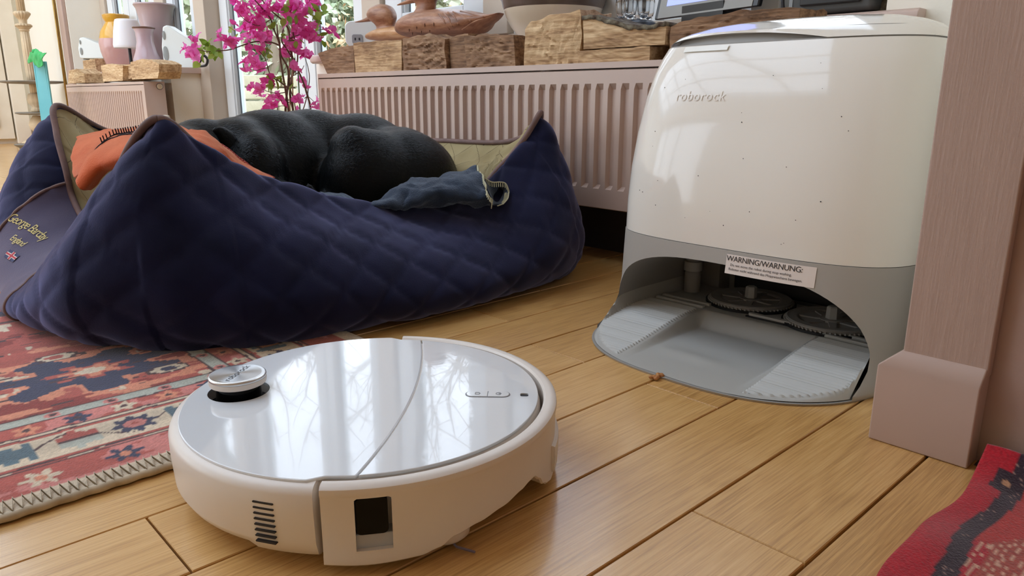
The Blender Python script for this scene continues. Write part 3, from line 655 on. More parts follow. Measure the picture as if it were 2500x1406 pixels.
UPS = [(.1552, .868, 1.185, .217), (.20, .870, 1.185, .216), (.25, .875, 1.183, .214), (.30, .884, 1.18, .210), (.35, .898, 1.175, .2045), (.385, .912, 1.168, .1985), (.405, .923, 1.164, .193), (.4205, .934, 1.16, .1875)]
rings = [dsec(z, xf+.0015 if i == 0 else xf, xb, ay, 3.6) for i, (z, xf, xb, ay) in enumerate(UPS)]
rings = [dsec(.1552, .874, 1.18, .211, 3.6)]+rings+[dsec(.4212, .942, 1.155, .18, 3.6)]
o = MB().loft(rings).build('upper_shell', MDW, dk, smooth='auto')
MB().loft([dsec(.150, .872, 1.183, .2135, 3.6), dsec(.158, .872, 1.183, .2135, 3.6)]).build('seam_gap', MDD, dk)
MB().loft([dsec(.418, .943, 1.155, .179, 3.6), dsec(.437, .955, 1.15, .170, 3.6)]).build('lid_collar', MDM, dk, smooth='auto')
LID = [(.4225, .9352, 1.16, .1872, 3.5), (.432, .945, 1.156, .1805, 3.3), (.441, .961, 1.149, .169, 3.1), (.448, .982, 1.139, .151, 2.9), (.4535, 1.006, 1.125, .125, 2.7), (.457, 1.030, 1.105, .085, 2.5), (.458, 1.055, 1.085, .035, 2.2)]
rings = []
for i, s in enumerate(LID):
    r_ = dsec(*s)
    if i == 0:
        q = []
        for (x, y, z) in r_:
            k = max(0, 1-((y-.575)/.14)**2)*max(0, min(1, (1.0-x)/.04)); q.append((x+.010*k, y, z+.0125*k))
        r_ = q; rings.append([(x+.004, y, z+.001) if x < 1.0 else (x, y, z+.001) for x, y, z in r_])
    if i == 1:
        r_ = [(x, y, z+.006*max(0, 1-((y-.575)/.14)**2)*max(0, min(1, (1.0-x)/.04))) for x, y, z in r_]
    rings.append(r_)
MB().loft(rings).build('lid', MDW, dk, smooth='auto')
MB().loft([dsec(.4165, .934, 1.16, .188, 3.6), dsec(.4225, .938, 1.158, .186, 3.6)]).build('lid_seam', mat('seam_grey', C(140, 136, 130), .5), dk)
def dfront(y, z, off=.0006):
    S = LOW if z < .155 else [s+(3.6,) for s in UPS]
    for a, b_ in zip(S, S[1:]):
        if z <= b_[0]:
            k = (z-a[0])/(b_[0]-a[0]); s = [a[i]+(b_[i]-a[i])*k for i in range(1, 5)]; break
    xf, xb, ay, n = s; u = min(.999, abs((y-DY)/ay)); return Vector(((xf+xb)/2-(xb-xf)/2*(1-u**n)**(1/n)-off, y, z))
def on_dock(name, m, y0, y1, z0, z1, off=.0008, n=14, r=.15):
    P = []; 
    poly = rrect(1, 1, r, n=4) 
    G = [[dfront(y0+(y1-y0)*i/n, z0+(z1-z0)*j/4, off) for i in range(n+1)] for j in range(5)]
    return MB().grid(G).build(name, m, dk, fix=False)
on_dock('lid_tab', mat('tab_white', C(240, 242, 238), .25), .566, .640, .4125, .4195, .0025)
WY, WZ, WS = .4485, .1375, 1.
lab_ = on_dock('warning_sticker', mat('sticker_white', C(222, 212, 206), .6), .389, .508, .1245, .150, .0007)
MTX = mat('black_print', C(30, 26, 28), .6)
def dl(yc, zc): return lambda x, y: dfront(yc-x, zc+y, .0012)
letters('WARNING/WARNUNG:', .0100, dl(.4560, .1445), 'warning_text', MTX, lab_, spacing=.95)
letters('Do not move the robot during mop washing.', .0046, dl(.4590, .1365), 'warning_text', MTX, lab_)
letters('Roboter nicht während des Moppwaschens bewegen.', .0046, dl(.4530, .1310), 'warning_text', MTX, lab_)
letters('roborock', .019, dl(.586, .352), 'lettering', mat('pale_lettering', C(232, 226, 218), .2), dk, spacing=1.1)
sk_ = MB(); R_s = random.Random(8)
for k in range(26):
    y_, z_ = R_s.uniform(.36, .67), R_s.uniform(.17, .40); c = dfront(y_, z_, .0003); r_ = R_s.uniform(.0004, .0009)
    sk_.add([c+Vector((-.0002, r_*cos(a), r_*sin(a))) for a in np.linspace(0, 2*pi, 7)[:-1]], [(0, 1, 2, 3, 4, 5)])
stuff(sk_.build('dust_specks', MTX, dk, fix=False))
# tray with ribbed tracks
TX = np.r_[np.arange(.7575, .985, .00115), np.arange(.985, 1.12, .008), 1.12]
TYo = np.r_[np.arange(-.194, -.188, .002), np.linspace(-.188, -.096, 47), np.linspace(-.093, -.078, 8), np.linspace(-.07, .07, 16), np.linspace(.078, .093, 8), np.linspace(.096, .188, 47), np.arange(.19, .196, .002)]
G = []; lipx = lambda d: .969-.2135*max(0, (1-min(.9999, abs(d)/.2125)**2.6))**(1/2.6)
ss = lambda a, b, x: (lambda t: t*t*(3-2*t))(max(0, min(1, (x-a)/(b-a))))
def trayz(x, d):
    u = x-lipx(d); ad = abs(d); tr = ss(.080, .094, ad)
    ramp = .0035+.026*ss(.0, .20, x-.765)
    rib = .0030*(.5+.5*sin(2*pi*(x-.76)/.0060)) if (.097 < ad < .187 and .772 < x < .972 and u > .012) else 0
    mid = .0032+.004*ss(.78, .93, x)+.022*ss(.955, .985, x)+.0028*math.exp(-((x-.84)/.016)**2-((d-.02)/.05)**4)
    side = .03*ss(.186, .198, ad)*ss(.80, .9, x)
    z = mid*(1-tr)+ramp*tr+rib+side
    return min(z, .0032+max(0, u)*.9)
for d in TYo:
    row = []
    for x in TX:
        xx = max(x, lipx(d)+.0010); row.append((xx, DY+d, trayz(xx, d)))
    G.append(row)
tray = MB().grid(G).build('ramp_tray', MDT, dk, fix=False); sharpen(tray, 50)
for cx, cy in ((1.072, DY+.062), (1.052, DY-.080)):
    c = (cx, cy, .0295)
    w_ = MB().lathe([(0, .0), (.070, .0), (.070, .0035), (.0, .0035)], c, 56).build('washing_well', MDD, dk, smooth='auto')
    t_ = MB(); 
    t_.lathe([(.044, .0035), (.064, .0035), (.0645, .008), (.062, .0095), (.059, .0085), (.050, .0088), (.046, .0080), (.044, .006)], c, 56)
    dsk = t_.build('mop_holder', MDM, dk, smooth='auto')
    s_ = MB()
    for k in range(7):
        a = k*2*pi/7; A = [(.014, -.006), (.047, -.004), (.047, .004), (.014, .006)]
        s_.prism([(c[0]+x*cos(a)-y*sin(a), c[1]+x*sin(a)+y*cos(a)) for x, y in A], c[2]+.004, c[2]+.008, 'z')
    s_.lathe([(0, .0035), (.018, .0035), (.018, .009), (0, .0095)], c, 24)
    s_.build('spokes', MDM, dsk)
    MB().lathe([(0, .009), (.0095, .009), (.0088, .026), (.007, .0275), (0, .0275)], c, 6).build('hex_hub', MDT, dsk)
    tt = MB()
    for k in range(64):
        a = k*2*pi/64; tt.box(c[0]+.0655*cos(a)-.0012, c[0]+.0655*cos(a)+.0012, c[1]+.0655*sin(a)-.0012, c[1]+.0655*sin(a)+.0012, c[2]+.003, c[2]+.006)
    stuff(tt.build('rim_teeth', MDM, dsk))
MB().prism(cap_poly(DY-.052, DY+.028, .9985, .0045), .0296, .0308, 'z').build('tray_slot', MDD, dk, tf=lambda p: Vector((p[1], p[0], p[2])))
MB().prism(cap_poly(DY-.048, DY+.026, 1.0045, .0045), .0300, .0345, 'z').build('tray_catch', MDT, dk, tf=lambda p: Vector((p[1], p[0], p[2])), bevel=.001)
pc = (1.065, DY+.168, 0)
MB().lathe([(.0, .03), (.0135, .03), (.0135, .062), (.0125, .064), (.0125, .066), (.015, .067), (.015, .083), (.0125, .084), (.0135, .086), (.0135, .128), (0, .128)], pc, 24).build('guide_post', MDM, dk, smooth='auto')
MB().lathe([(.0, .0675), (.0152, .0675), (.0152, .0825), (0, .0825)], (1.0635, DY+.1675, 0), 24).build('post_roller', MDT, dk, smooth='auto')
g = MB(); 
MB().box(1.135, 1.150, DY-.12, DY+.13, .03, .075).build('rear_mechanism', MDD, dk, bevel=.003)
MB().box(1.125, 1.150, DY-.05, DY+.04, .075, .09).build('rear_block', MDM, dk, bevel=.003)
MB().box(1.10, 1.12, DY-.18, DY-.13, .035, .08).build('dock_connector', MDM, dk, bevel=.003)
MB().box(1.096, 1.102, DY-.172, DY-.165, .05, .066).build('contact_strip', mat('copper', C(170, 88, 60), .35, metal=1), dk)
for s_ in (-1, 1):
    for k in (0, 1): MB().box(.985+k*.018, .993+k*.018, DY+s_*.14-.045, DY+s_*.14+.045, .0285, .0335).build('ramp_bar', MDT, dk, bevel=.0015)
# ------------------------------------------------------------------ dog bed
bed = thing('dog_bed', 'large navy quilted dog bed with khaki lining and brown piping, a dog asleep inside', 'dog bed', (.7, 1.4, 0))
# per station: outer base (x,y), ridge (x,y,z), inner base (x,y), outward bulge
ST = [
 ((.320, 1.045), (.356, 1.085, .320), (.47, 1.22), .045),   # near-left peak
 ((.395, .985), (.420, 1.100, .279), (.50, 1.22), .040),
 ((.475, .960), (.500, 1.110, .230), (.56, 1.23), .045),
 ((.570, .950), (.600, 1.120, .195), (.64, 1.24), .045),
 ((.670, .935), (.720, 1.120, .164), (.74, 1.24), .045),
 ((.780, .935), (.830, 1.115, .152), (.84, 1.23), .048),
 ((.880, .945), (.930, 1.105, .170), (.92, 1.22), .050),
 ((.975, .950), (.985, 1.085, .222), (.98, 1.20), .045),
 ((1.055, .965), (1.035, 1.065, .275), (1.0, 1.20), .035),
 ((1.105, 1.000), (1.075, 1.065, .319), (1.02, 1.24), .02),   # right peak
 ((1.165, 1.080), (1.125, 1.130, .285), (1.03, 1.28), .012),
 ((1.180, 1.26), (1.160, 1.26, .250), (1.05, 1.32), .015),
 ((1.180, 1.50), (1.165, 1.50, .243), (1.05, 1.48), .015),
 ((1.180, 1.74), (1.160, 1.72, .240), (1.04, 1.64), .015),
 ((1.120, 1.84), (1.080, 1.80, .245), (1.0, 1.68), .02),
 ((.900, 1.86), (.880, 1.80, .22), (.86, 1.70), .03),
 ((.640, 1.86), (.640, 1.80, .24), (.66, 1.69), .03),
 ((.470, 1.845), (.480, 1.765, .275), (.54, 1.66), .035),
 ((.330, 1.81), (.372, 1.685, .331), (.50, 1.58), .045),   # far-left peak
 ((.262, 1.72), (.352, 1.640, .285), (.49, 1.54), .045),
 ((.235, 1.66), (.350, 1.600, .215), (.49, 1.50), .035),
 ((.222, 1.58), (.352, 1.585, .160), (.49, 1.47), .028),
 ((.215, 1.48), (.356, 1.520, .114), (.49, 1.44), .025),
 ((.208, 1.40), (.352, 1.40, .105), (.49, 1.40), .036),
 ((.222, 1.28), (.330, 1.27, .150), (.48, 1.34), .044),
 ((.248, 1.14), (.318, 1.145, .252), (.46, 1.28), .050),
]
cen = Vector((.70, 1.40, 0))
NS = 14
O_ = spl([(a[0], a[1], 0) for a, *_ in ST], NS, True); R_ = spl([b for _, b, *_ in ST], NS, True); I_ = spl([(c_[0], c_[1], .05) for _, _, c_, _ in ST], NS, True)
Bg = spl([(d_, 0, 0) for *_, d_ in ST], NS, True)
nu = len(O_); 
def ring_len(P): 
    L = [0]
    for i in range(1, len(P)+1): L.append(L[-1]+(P[i % len(P)]-P[i-1]).length)
    return L
LU = ring_len(R_); LT = LU[-1]
def outer_profile(i):
    o, r = O_[i].copy(), R_[i]; t = (O_[(i+1) % nu]-O_[i-1]); n = Vector((t.y, -t.x, 0)).normalized()
    if n.dot(o-cen) < 0: n = -n
    h = r.z; bg_ = Bg[i].x; k_ = i/NS; fw_ = max(0, min(1, (k_+.2)/.8))*max(0, min(1, (8.2-k_)/.8)) if k_ < 12 else 0
    return [o-n*.045+Vector((0, 0, .002)), o-n*.012+Vector((0, 0, .004)), o+n*(bg_*.55)+Vector((0, 0, h*.14)), o.lerp(Vector((r.x, r.y, 0)), .12)+n*bg_+Vector((0, 0, h*.36)), o.lerp(Vector((r.x, r.y, 0)), .42)+n*(bg_*.9)+Vector((0, 0, h*.66)), o.lerp(Vector((r.x, r.y, 0)), .78)+n*(bg_*.42)+Vector((0, 0, h*.90)), Vector((r.x, r.y, 0))+n*(.017*fw_)+Vector((0, 0, h*(1-.02*(1-fw_))+.006*fw_)), r-Vector((0, 0, .006*fw_))]
def inner_profile(i):
    r, q = R_[i], I_[i]; d = (q-r); d.z = 0
    return [r, r+d*.22+Vector((0, 0, -.012-.10*r.z)), r+d*.55+Vector((0, 0, -.40*(r.z-.05)))+Vector((0, 0, .02*(r.z > .2))), r+d*.85+Vector((0, 0, -.80*(r.z-.05))), q, q+d.normalized()*.06+Vector((0, 0, -.012))]
NV = 9
OG = [spl(outer_profile(i), NV) for i in range(nu)]; nv = len(OG[0])
IG = [spl(inner_profile(i), 6) for i in range(nu)]
# refine around: arc-length based quilting
def quilt(G, pitch, depth, sgn, v0=3, uoff=0, skip=None):
    n = len(G); m = len(G[0]); out = [[None]*m for _ in range(n)]; UV = [[None]*m for _ in range(n)]
    for i in range(n):
        v = 0
        for j in range(m):
            if j: v += (G[i][j]-G[i][j-1]).length
            UV[i][j] = (LU[i], v)
    for i in range(n):
        for j in range(m):
            tu = G[(i+1) % n][j]-G[i-1][j]; tv = G[i][min(j+1, m-1)]-G[i][max(j-1, 0)]
            nn = tu.cross(tv); nn = nn.normalized() if nn.length > 1e-9 else Vector((0, 0, 1))
            out[i][j] = nn*sgn
    P = [[None]*m for _ in range(n)]
    for i in range(n):
        for j in range(m):
            u, v = UV[i][j]; a = ((u+uoff)*1.0+v*1.15)/pitch; b_ = ((u+uoff)*1.0-v*1.15)/pitch
            q = min(abs(a-round(a)), abs(b_-round(b_)))*2
            k = (1-math.exp(-(q/.22)**1.3)); 
            w_ = 1 if not skip or not skip(u, v) else .0
            edge = min(1, j/4)*min(1, (m-1-j)/4)
            P[i][j] = G[i][j]+out[i][j]*(depth*(k-.6)*w_*edge+.004*nz(G[i][j].x, G[i][j].y, G[i][j].z, 14)*edge+.0035*edge*sin(u*55+nz(u, v, 0, 6)*5)*math.exp(-((v-.42*0)/.30)**2)*(R_[i].z > .27))
    return P, UV
def upsample(G, k):
    n = len(G); out = []
    for j in range(len(G[0])):
        out.append(spl([G[i][j] for i in range(n)], k, True))
    return [[out[j][i] for j in range(len(G[0]))] for i in range(n*k)]
OGf = [[p for p in row] for row in OG]
KU = 2
OGf = upsample(OG, KU); IGf = upsample(IG, KU); R_ = upsample([[p] for p in R_], KU); R_ = [r[0] for r in R_]; nu = len(R_); LU = ring_len(R_); LT = LU[-1]
for G_ in (OGf,):
    for i in range(len(G_)):
        s = G_[i]; G_[i] = spl(s[::2] if len(s) % 2 else s, 2) if False else s
iL0, iL1 = None, None
S_ = lambda k: LU[int(k*NS*KU) % nu]
panel = lambda u, v: S_(20.3) < u < S_(23.5)
OP, OUV = quilt(OGf, .098, .0034, 1, skip=panel)
# make sure outward: compare with centre
test = OP[0][len(OP[0])//2]-OGf[0][len(OP[0])//2]
def closed_grid(P, UV, name, ms, mi=None):
    n, m = len(P), len(P[0]); vs = [P[i][j] for i in range(n) for j in range(m)]; fs = []; mats_ = []; uvs = []
    for i in range(n):
        for j in range(m-1):
            a, b_ = i*m+j, ((i+1) % n)*m+j; fs.append((a, b_, b_+1, a+1))
            u0, u1 = UV[i][j][0], UV[(i+1) % n][j][0] if i < n-1 else LT
            uvs += [(u0, UV[i][j][1]), (u1, UV[(i+1) % n][j][1]), (u1, UV[(i+1) % n][j+1][1]), (u0, UV[i][j+1][1])]
            mats_.append(1 if mi and mi(u0, UV[i][j][1]) else 0)
    M = MB(); M.v = [tuple(v) for v in vs]; M.f = fs; M.m = mats_
    o = M.build(name, ms, bed, smooth=True, fix=False)
    uvl = o.data.uv_layers.new(name='UVMap'); uvl.data.foreach_set('uv', np.array(uvs, dtype=np.float32).ravel())
    return o
def fabric(name, c1, c2, stitch=None, pitch=.098, line=C(20, 22, 52), sheen=.5, tint=(.5, .52, .7, 1), bump=.35, width=.012):
    m, t, p, N, L = nodes(name); p.inputs['Roughness'].default_value = .9; p.inputs['Sheen Weight'].default_value = sheen; p.inputs['Sheen Roughness'].default_value = .45; p.inputs['Sheen Tint'].default_value = tint; p.inputs['Specular IOR Level'].default_value = .15
    tcn = N('TexCoord'); n = N('TexNoise'); n.inputs['Scale'].default_value = 14; n.inputs['Detail'].default_value = 5; L(tcn.outputs['Object'], n.inputs[0])
    r = N('ValToRGB'); r.color_ramp.elements[0].position = .3; r.color_ramp.elements[1].position = .75; r.color_ramp.elements[0].color = c1; r.color_ramp.elements[1].color = c2; L(n.outputs[0], r.inputs[0]); col = r.outputs[0]
    n2 = N('TexNoise'); n2.inputs['Scale'].default_value = 420; n2.inputs['Detail'].default_value = 3; L(tcn.outputs['Object'], n2.inputs[0]); hgt = n2.outputs[0]
    if stitch:
        s = N('SeparateXYZ'); L(tcn.outputs['UV'], s.inputs[0])
        def M(op, a, b=None, c=None):
            q = N('Math'); q.operation = op
            for k, v in enumerate((a, b, c)):
                if v is None: continue
                if isinstance(v, (int, float)): q.inputs[k].default_value = v
                else: L(v, q.inputs[k])
            return q.outputs[0]
        vs_ = M('MULTIPLY', s.outputs[1], 1.15)
        a = M('PINGPONG', M('DIVIDE', M('ADD', s.outputs[0], vs_), pitch), .5); b_ = M('PINGPONG', M('DIVIDE', M('SUBTRACT', s.outputs[0], vs_), pitch), .5)
        mn = M('MINIMUM', a, b_); ln = M('LESS_THAN', mn, width)
        mx = N('MixRGB'); L(ln, mx.inputs[0]); L(col, mx.inputs[1]); mx.inputs[2].default_value = line; col = mx.outputs[0]
        hgt = M('SUBTRACT', M('MULTIPLY', hgt, .4), M('MULTIPLY', M('LESS_THAN', mn, width*2), 1.2))
    L(col, p.inputs['Base Color']); b2 = N('Bump'); b2.inputs['Strength'].default_value = bump; b2.inputs['Distance'].default_value = .0016; L(hgt, b2.inputs['Height']); L(b2.outputs[0], p.inputs['Normal'])
    return m
M_NAVY = fabric('navy_brushed_cotton', C(10, 12, 34), C(19, 21, 50), True, width=.008, sheen=.6, tint=(.45, .48, .85, 1), line=C(14, 16, 40))
M_PANEL = fabric('faded_panel_cloth', C(78, 74, 96), C(92, 86, 104), False, tint=(.6, .55, .6, 1))
M_KHAKI = fabric('khaki_corduroy', C(150, 136, 100), C(170, 156, 118), True, line=C(92, 80, 56), tint=(.7, .65, .5, 1), sheen=.3, width=.008)
M_PIPE = mat('brown_piping', C(98, 76, 72), .7, C(124, 98, 92), 30, bump=.3, bs=90)
cv = closed_grid(OP, OUV, 'cover', [M_NAVY, M_PANEL], mi=panel)
IP, IUV = quilt(IGf, .098, .005, -1); closed_grid(IP, IUV, 'lining', [M_KHAKI])
pipe = MB(); pts = [OGf[i][-1]+Vector((0, 0, .002)) for i in range(len(R_))]; pipe.tube(pts+[pts[0]], .0058, 8)
pipe.build('piping', M_PIPE, bed, smooth=True)
for k in (20.3, 23.5):
    i = int(k*NS*KU) % nu; MB().tube([OP[i][j] for j in range(4, len(OP[0]))], .0032, 6).build('panel_piping', M_PIPE, bed, smooth=True)
P = []
for rr in np.linspace(1, 0, 14):
    P.append([Vector((cen.x+(I_[i].x-cen.x)*rr*1.02, cen.y+(I_[i].y-cen.y)*rr*1.02, .045+.03*(1-rr**4)+.004*nz(I_[i].x*rr, I_[i].y*rr, 0, 12))) for i in range(len(I_))])
M_ = MB(); M_.loft(P, cap0=True, cap1=False); M_.build('seat_cushion', M_KHAKI, bed, smooth=True)
def surf(u, v, off=.002):
    i = max(k for k in range(nu) if LU[k] <= u); f = (u-LU[i])/max(1e-6, LU[i+1]-LU[i]); out = []
    for q in (i, (i+1) % nu):
        row = OUV[q]; j = 0
        while j < len(row)-2 and row[j+1][1] < v: j += 1
        g = (v-row[j][1])/max(1e-6, row[j+1][1]-row[j][1]); out.append(OP[q][j].lerp(OP[q][j+1], g))
    p = out[0].lerp(out[1], f); n = (p-Vector((.55, 1.42, 0))); n.z = .25; return p+n.normalized()*off
_vmax = OUV[int(22.0*NS*KU)][-1][1]
MGOLD = mat('gold_embroidery', C(206, 186, 110), .6, bump=.3, bs=400)
uc = S_(22.05)
letters('George Barclay', .0175, lambda x, y: surf(uc-.078+x, _vmax-.074+y*1.5), 'embroidered_name', MGOLD, bed, font_shear=.1, spacing=.85)
letters('England', .0135, lambda x, y: surf(uc-.068+x, _vmax-.106+y*1.4), 'embroidered_name', MGOLD, bed, font_shear=.2, spacing=.85)
def patch(u0, u1, v0, v1, off, m, nm):
    G = [[surf(u0+(u1-u0)*i/4, v0+(v1-v0)*j/3, off) for i in range(5)] for j in range(4)]; return MB().grid(G).build(nm, m, bed if nm == 'flag_patch' else FP, fix=False)
fu, fv = uc-.050, _vmax-.134
FP = patch(fu-.016, fu+.016, fv-.008, fv+.008, .0015, mat('flag_navy', C(30, 36, 80), .7), 'flag_patch')
patch(fu-.016, fu+.016, fv-.003, fv+.003, .0020, mat('flag_white', C(214, 200, 190), .7), 'flag_stripe'); patch(fu-.004, fu+.004, fv-.008, fv+.008, .0021, MATS['flag_white'], 'flag_stripe')
patch(fu-.016, fu+.016, fv-.0016, fv+.0016, .0024, mat('flag_red', C(176, 30, 44), .7), 'flag_stripe'); patch(fu-.0022, fu+.0022, fv-.008, fv+.008, .0025, MATS['flag_red'], 'flag_stripe')
# loose hem fold where the cover rests on the floor
hm = MB(); hm.tube([(.30+.16*t, 1.062-.10*t+.035*t*t, .013) for t in np.linspace(0, 1, 12)], [.004+.011*sin(pi*t) for t in np.linspace(0, 1, 12)], 8); hm.build('hem_fold', M_NAVY, bed, smooth=True)
# ------------------------------------------------------------------ sleeping dog
def fur():
    m, t, p, N, L = nodes('black_short_fur'); p.inputs['Roughness'].default_value = .4; p.inputs['Specular IOR Level'].default_value = .13
    p.inputs['Sheen Weight'].default_value = .06; p.inputs['Sheen Roughness'].default_value = .3; p.inputs['Sheen Tint'].default_value = (.45, .55, .62, 1)
    g = N('TexCoord'); mp = N('Mapping'); mp.inputs['Scale'].default_value = (90, 260, 90); mp.inputs['Rotation'].default_value = (0, .5, .3); L(g.outputs['Object'], mp.inputs[0])
    n = N('TexNoise'); n.inputs['Scale'].default_value = 1.6; n.inputs['Detail'].default_value = 5; n.inputs['Distortion'].default_value = .6; L(mp.outputs[0], n.inputs[0])
    r = N('ValToRGB'); r.color_ramp.elements[0].color = C(2, 3, 4); r.color_ramp.elements[1].color = C(6, 8, 10); L(n.outputs[0], r.inputs[0]); L(r.outputs[0], p.inputs['Base Color'])
    b_ = N('Bump'); b_.inputs['Strength'].default_value = .55; b_.inputs['Distance'].default_value = .0025; L(n.outputs[0], b_.inputs['Height']); L(b_.outputs[0], p.inputs['Normal']); return m
M_FUR = fur()
dog = thing('dog', 'black short-haired dog curled up asleep in the navy bed', 'dog', (.78, 1.42, .06))
E_ = [((.965, 1.40, .165), (.140, .125, .118)), ((1.03, 1.40, .12), (.075, .12, .085)), ((.90, 1.46, .20), (.14, .10, .118)),
      ((.80, 1.50, .195), (.15, .10, .132)), ((.85, 1.33, .165), (.115, .085, .125), (0, -.25, 0)), ((.93, 1.335, .165), (.13, .09, .12)), ((.94, 1.37, .20), (.11, .09, .09)), ((.808, 1.335, .245), (.048, .05, .052)), ((.90, 1.31, .11), (.13, .07, .06)),
      ((.70, 1.48, .19), (.15, .11, .138)), ((.62, 1.45, .185), (.10, .10, .130)), ((.615, 1.39, .20), (.062, .06, .092), (0, .3, 0)),
      ((.555, 1.46, .225), (.085, .075, .088)), ((.505, 1.43, .240), (.062, .062, .060)), ((.47, 1.39, .205), (.055, .045, .045), (0, .6, 0)), ((.435, 1.35, .165), (.045, .035, .035), (0, .7, 0)), ((.425, 1.345, .155), (.022, .024, .02)),
      ((.60, 1.30, .10), (.11, .035, .035), (0, 0, .3)), ((.75, 1.27, .095), (.12, .04, .036), (0, 0, -.1)), ((.66, 1.33, .12), (.09, .06, .07)),
      ((.668, 1.245, .155), (.018, .016, .05), (0, -.25, 0)), ((.695, 1.25, .11), (.035, .028, .045))]
dbody = blob('body', E_, .0065, M_FUR, dog, smooth=22)
def coat(o, n, L0, name):
    me = o.data; R = random.Random(4); A = np.zeros(len(me.polygons)); me.polygons.foreach_get('area', A); cs = np.cumsum(A); b = MB()
    for _ in range(n):
        f = me.polygons[int(min(np.searchsorted(cs, R.random()*cs[-1]), len(A)-1))]; V = [me.vertices[i].co for i in f.vertices]
        a, c = R.random(), R.random(); p = V[0].lerp(V[1], a).lerp(V[-1].lerp(V[2], a), c)+Vector(o.parent['_w']); nn = f.normal
        flow = Vector((1, -.15, -.55+.9*nz(p.x, p.y, p.z, 7))); d = (flow-nn*flow.dot(nn)).normalized(); d = (d+nn*R.uniform(.06, .22)+Vector((R.gauss(0, .12), R.gauss(0, .12), R.gauss(0, .12)))).normalized()
        s = d.cross(nn).normalized()*.00055; L_ = L0*R.uniform(.6, 1.2); b.add([p-s-nn*.0006, p+s-nn*.0006, p+d*L_], [(0, 1, 2)])
    return stuff(b.build(name, M_HAIR, o.parent, fix=False))
M_HAIR = mat('black_hair', C(3, 4, 5), .36, spec=.22)
coat(dbody, 70000, .0085, 'coat')
blob('ear', [(tuple(onY(x, y, 1.386)), (rx*.85, .008, rz*.85), (0, r_, 0)) for x, y, rx, rz, r_ in ((540, 322, .022, .014, .3), (554, 336, .024, .020, .6), (566, 354, .023, .022, .8), (576, 374, .019, .019, .9), (583, 390, .012, .012, .9))], .004, M_FUR, dog, 12)
MB().lathe([(0, 0), (.016, .004), (.018, .012), (.010, .02), (0, .021)], (.405, 1.325, .14), 14, ax=(-.6, -.4, -.3)).build('nose', mat('dog_nose', C(14, 14, 16), .3), dog, smooth=True)
MB().lathe([(0, 0), (.009, .003), (.0105, .008), (.006, .012), (0, .013)], (.482, 1.348, .232), 12, ax=(-.2, -.9, .3)).build('closed_eyelid', M_FUR, dog, smooth=True)
# ------------------------------------------------------------------ fleece throws
def sheet(rows, nr=8, nc=8, wr=.004, sd=0, sc=18):
    A = [spl(r, nc) for r in rows]; cols = [spl([A[i][j] for i in range(len(A))], nr) for j in range(len(A[0]))]
    G = [[cols[j][i] for j in range(len(cols))] for i in range(len(cols[0]))]
    for i in range(len(G)):
        for j in range(len(G[0])):
            p = G[i][j]; G[i][j] = p+Vector((nz(p.x+sd, p.y, p.z, sc), nz(p.y+sd, p.z, p.x, sc), nz(p.z+sd, p.x, p.y, sc)))*wr+Vector((nz(p.y, p.x+sd, p.z, sc*2.7), nz(p.z+sd, p.y, p.x, sc*2.7), nz(p.x, p.z+sd, p.y, sc*2.7)))*wr*.45
    return G
def stitches(path, inward, m, parent, name='edge_stitching', step=.007, ln=.012, r=.0011):
    b = MB(); path = [Vector(p) for p in path]; L = [0]
    for a, c_ in zip(path, path[1:]): L.append(L[-1]+(c_-a).length)
    s = 0; k = 0
    while s < L[-1]:
        while L[k+1] < s: k += 1
        p = path[k].lerp(path[k+1], (s-L[k])/max(1e-6, L[k+1]-L[k])); q = inward(p)
        b.tube([p, p+q*ln], r, 4); s += step
    b.tube(path, r*1.3, 5); return stuff(b.build(name, m, parent))
M_OR = fabric('orange_fleece', C(186, 84, 50), C(208, 104, 66), False, sheen=.6, tint=(1, .6, .4, 1), bump=.6)
M_BLK = mat('black_yarn', C(26, 20, 30), .9); M_CRY = mat('frayed_cream_yarn', C(188, 186, 158), .9)
ot = thing('orange_fleece_throw', 'orange fleece throw with black blanket stitching draped inside the navy bed', 'blanket', (.5, 1.3, .2))
Yp = onY
rows = [[Yp(195, 338, 1.60), Yp(250, 320, 1.58), Yp(320, 314, 1.52), Yp(400, 306, 1.44), Yp(474, 322, 1.30), Yp(505, 328, 1.25), Yp(546, 362, 1.22), Yp(600, 404, 1.21), Yp(668, 440, 1.20)],
        [Yp(184, 352, 1.52), Yp(238, 338, 1.48), Yp(300, 330, 1.42), Yp(380, 322, 1.34), Yp(466, 330, 1.20), Yp(505, 340, 1.17), Yp(546, 368, 1.16), Yp(600, 408, 1.16), Yp(664, 442, 1.16)],
        [Yp(182, 400, 1.44), Yp(222, 385, 1.38), Yp(275, 358, 1.34), Yp(350, 348, 1.26), Yp(456, 345, 1.15), Yp(496, 362, 1.13), Yp(540, 384, 1.13), Yp(600, 418, 1.135), Yp(660, 448, 1.14)],
        [Yp(184, 436, 1.40), Yp(208, 425, 1.35), Yp(250, 392, 1.30), Yp(330, 380, 1.24), Yp(440, 370, 1.15), Yp(490, 385, 1.13), Yp(535, 405, 1.13), Yp(595, 432, 1.13), Yp(655, 456, 1.14)]]
G = sheet(rows, wr=.006); o = MB().grid(G).build('fleece', M_OR, ot, smooth=True, fix=False, solid=.004)
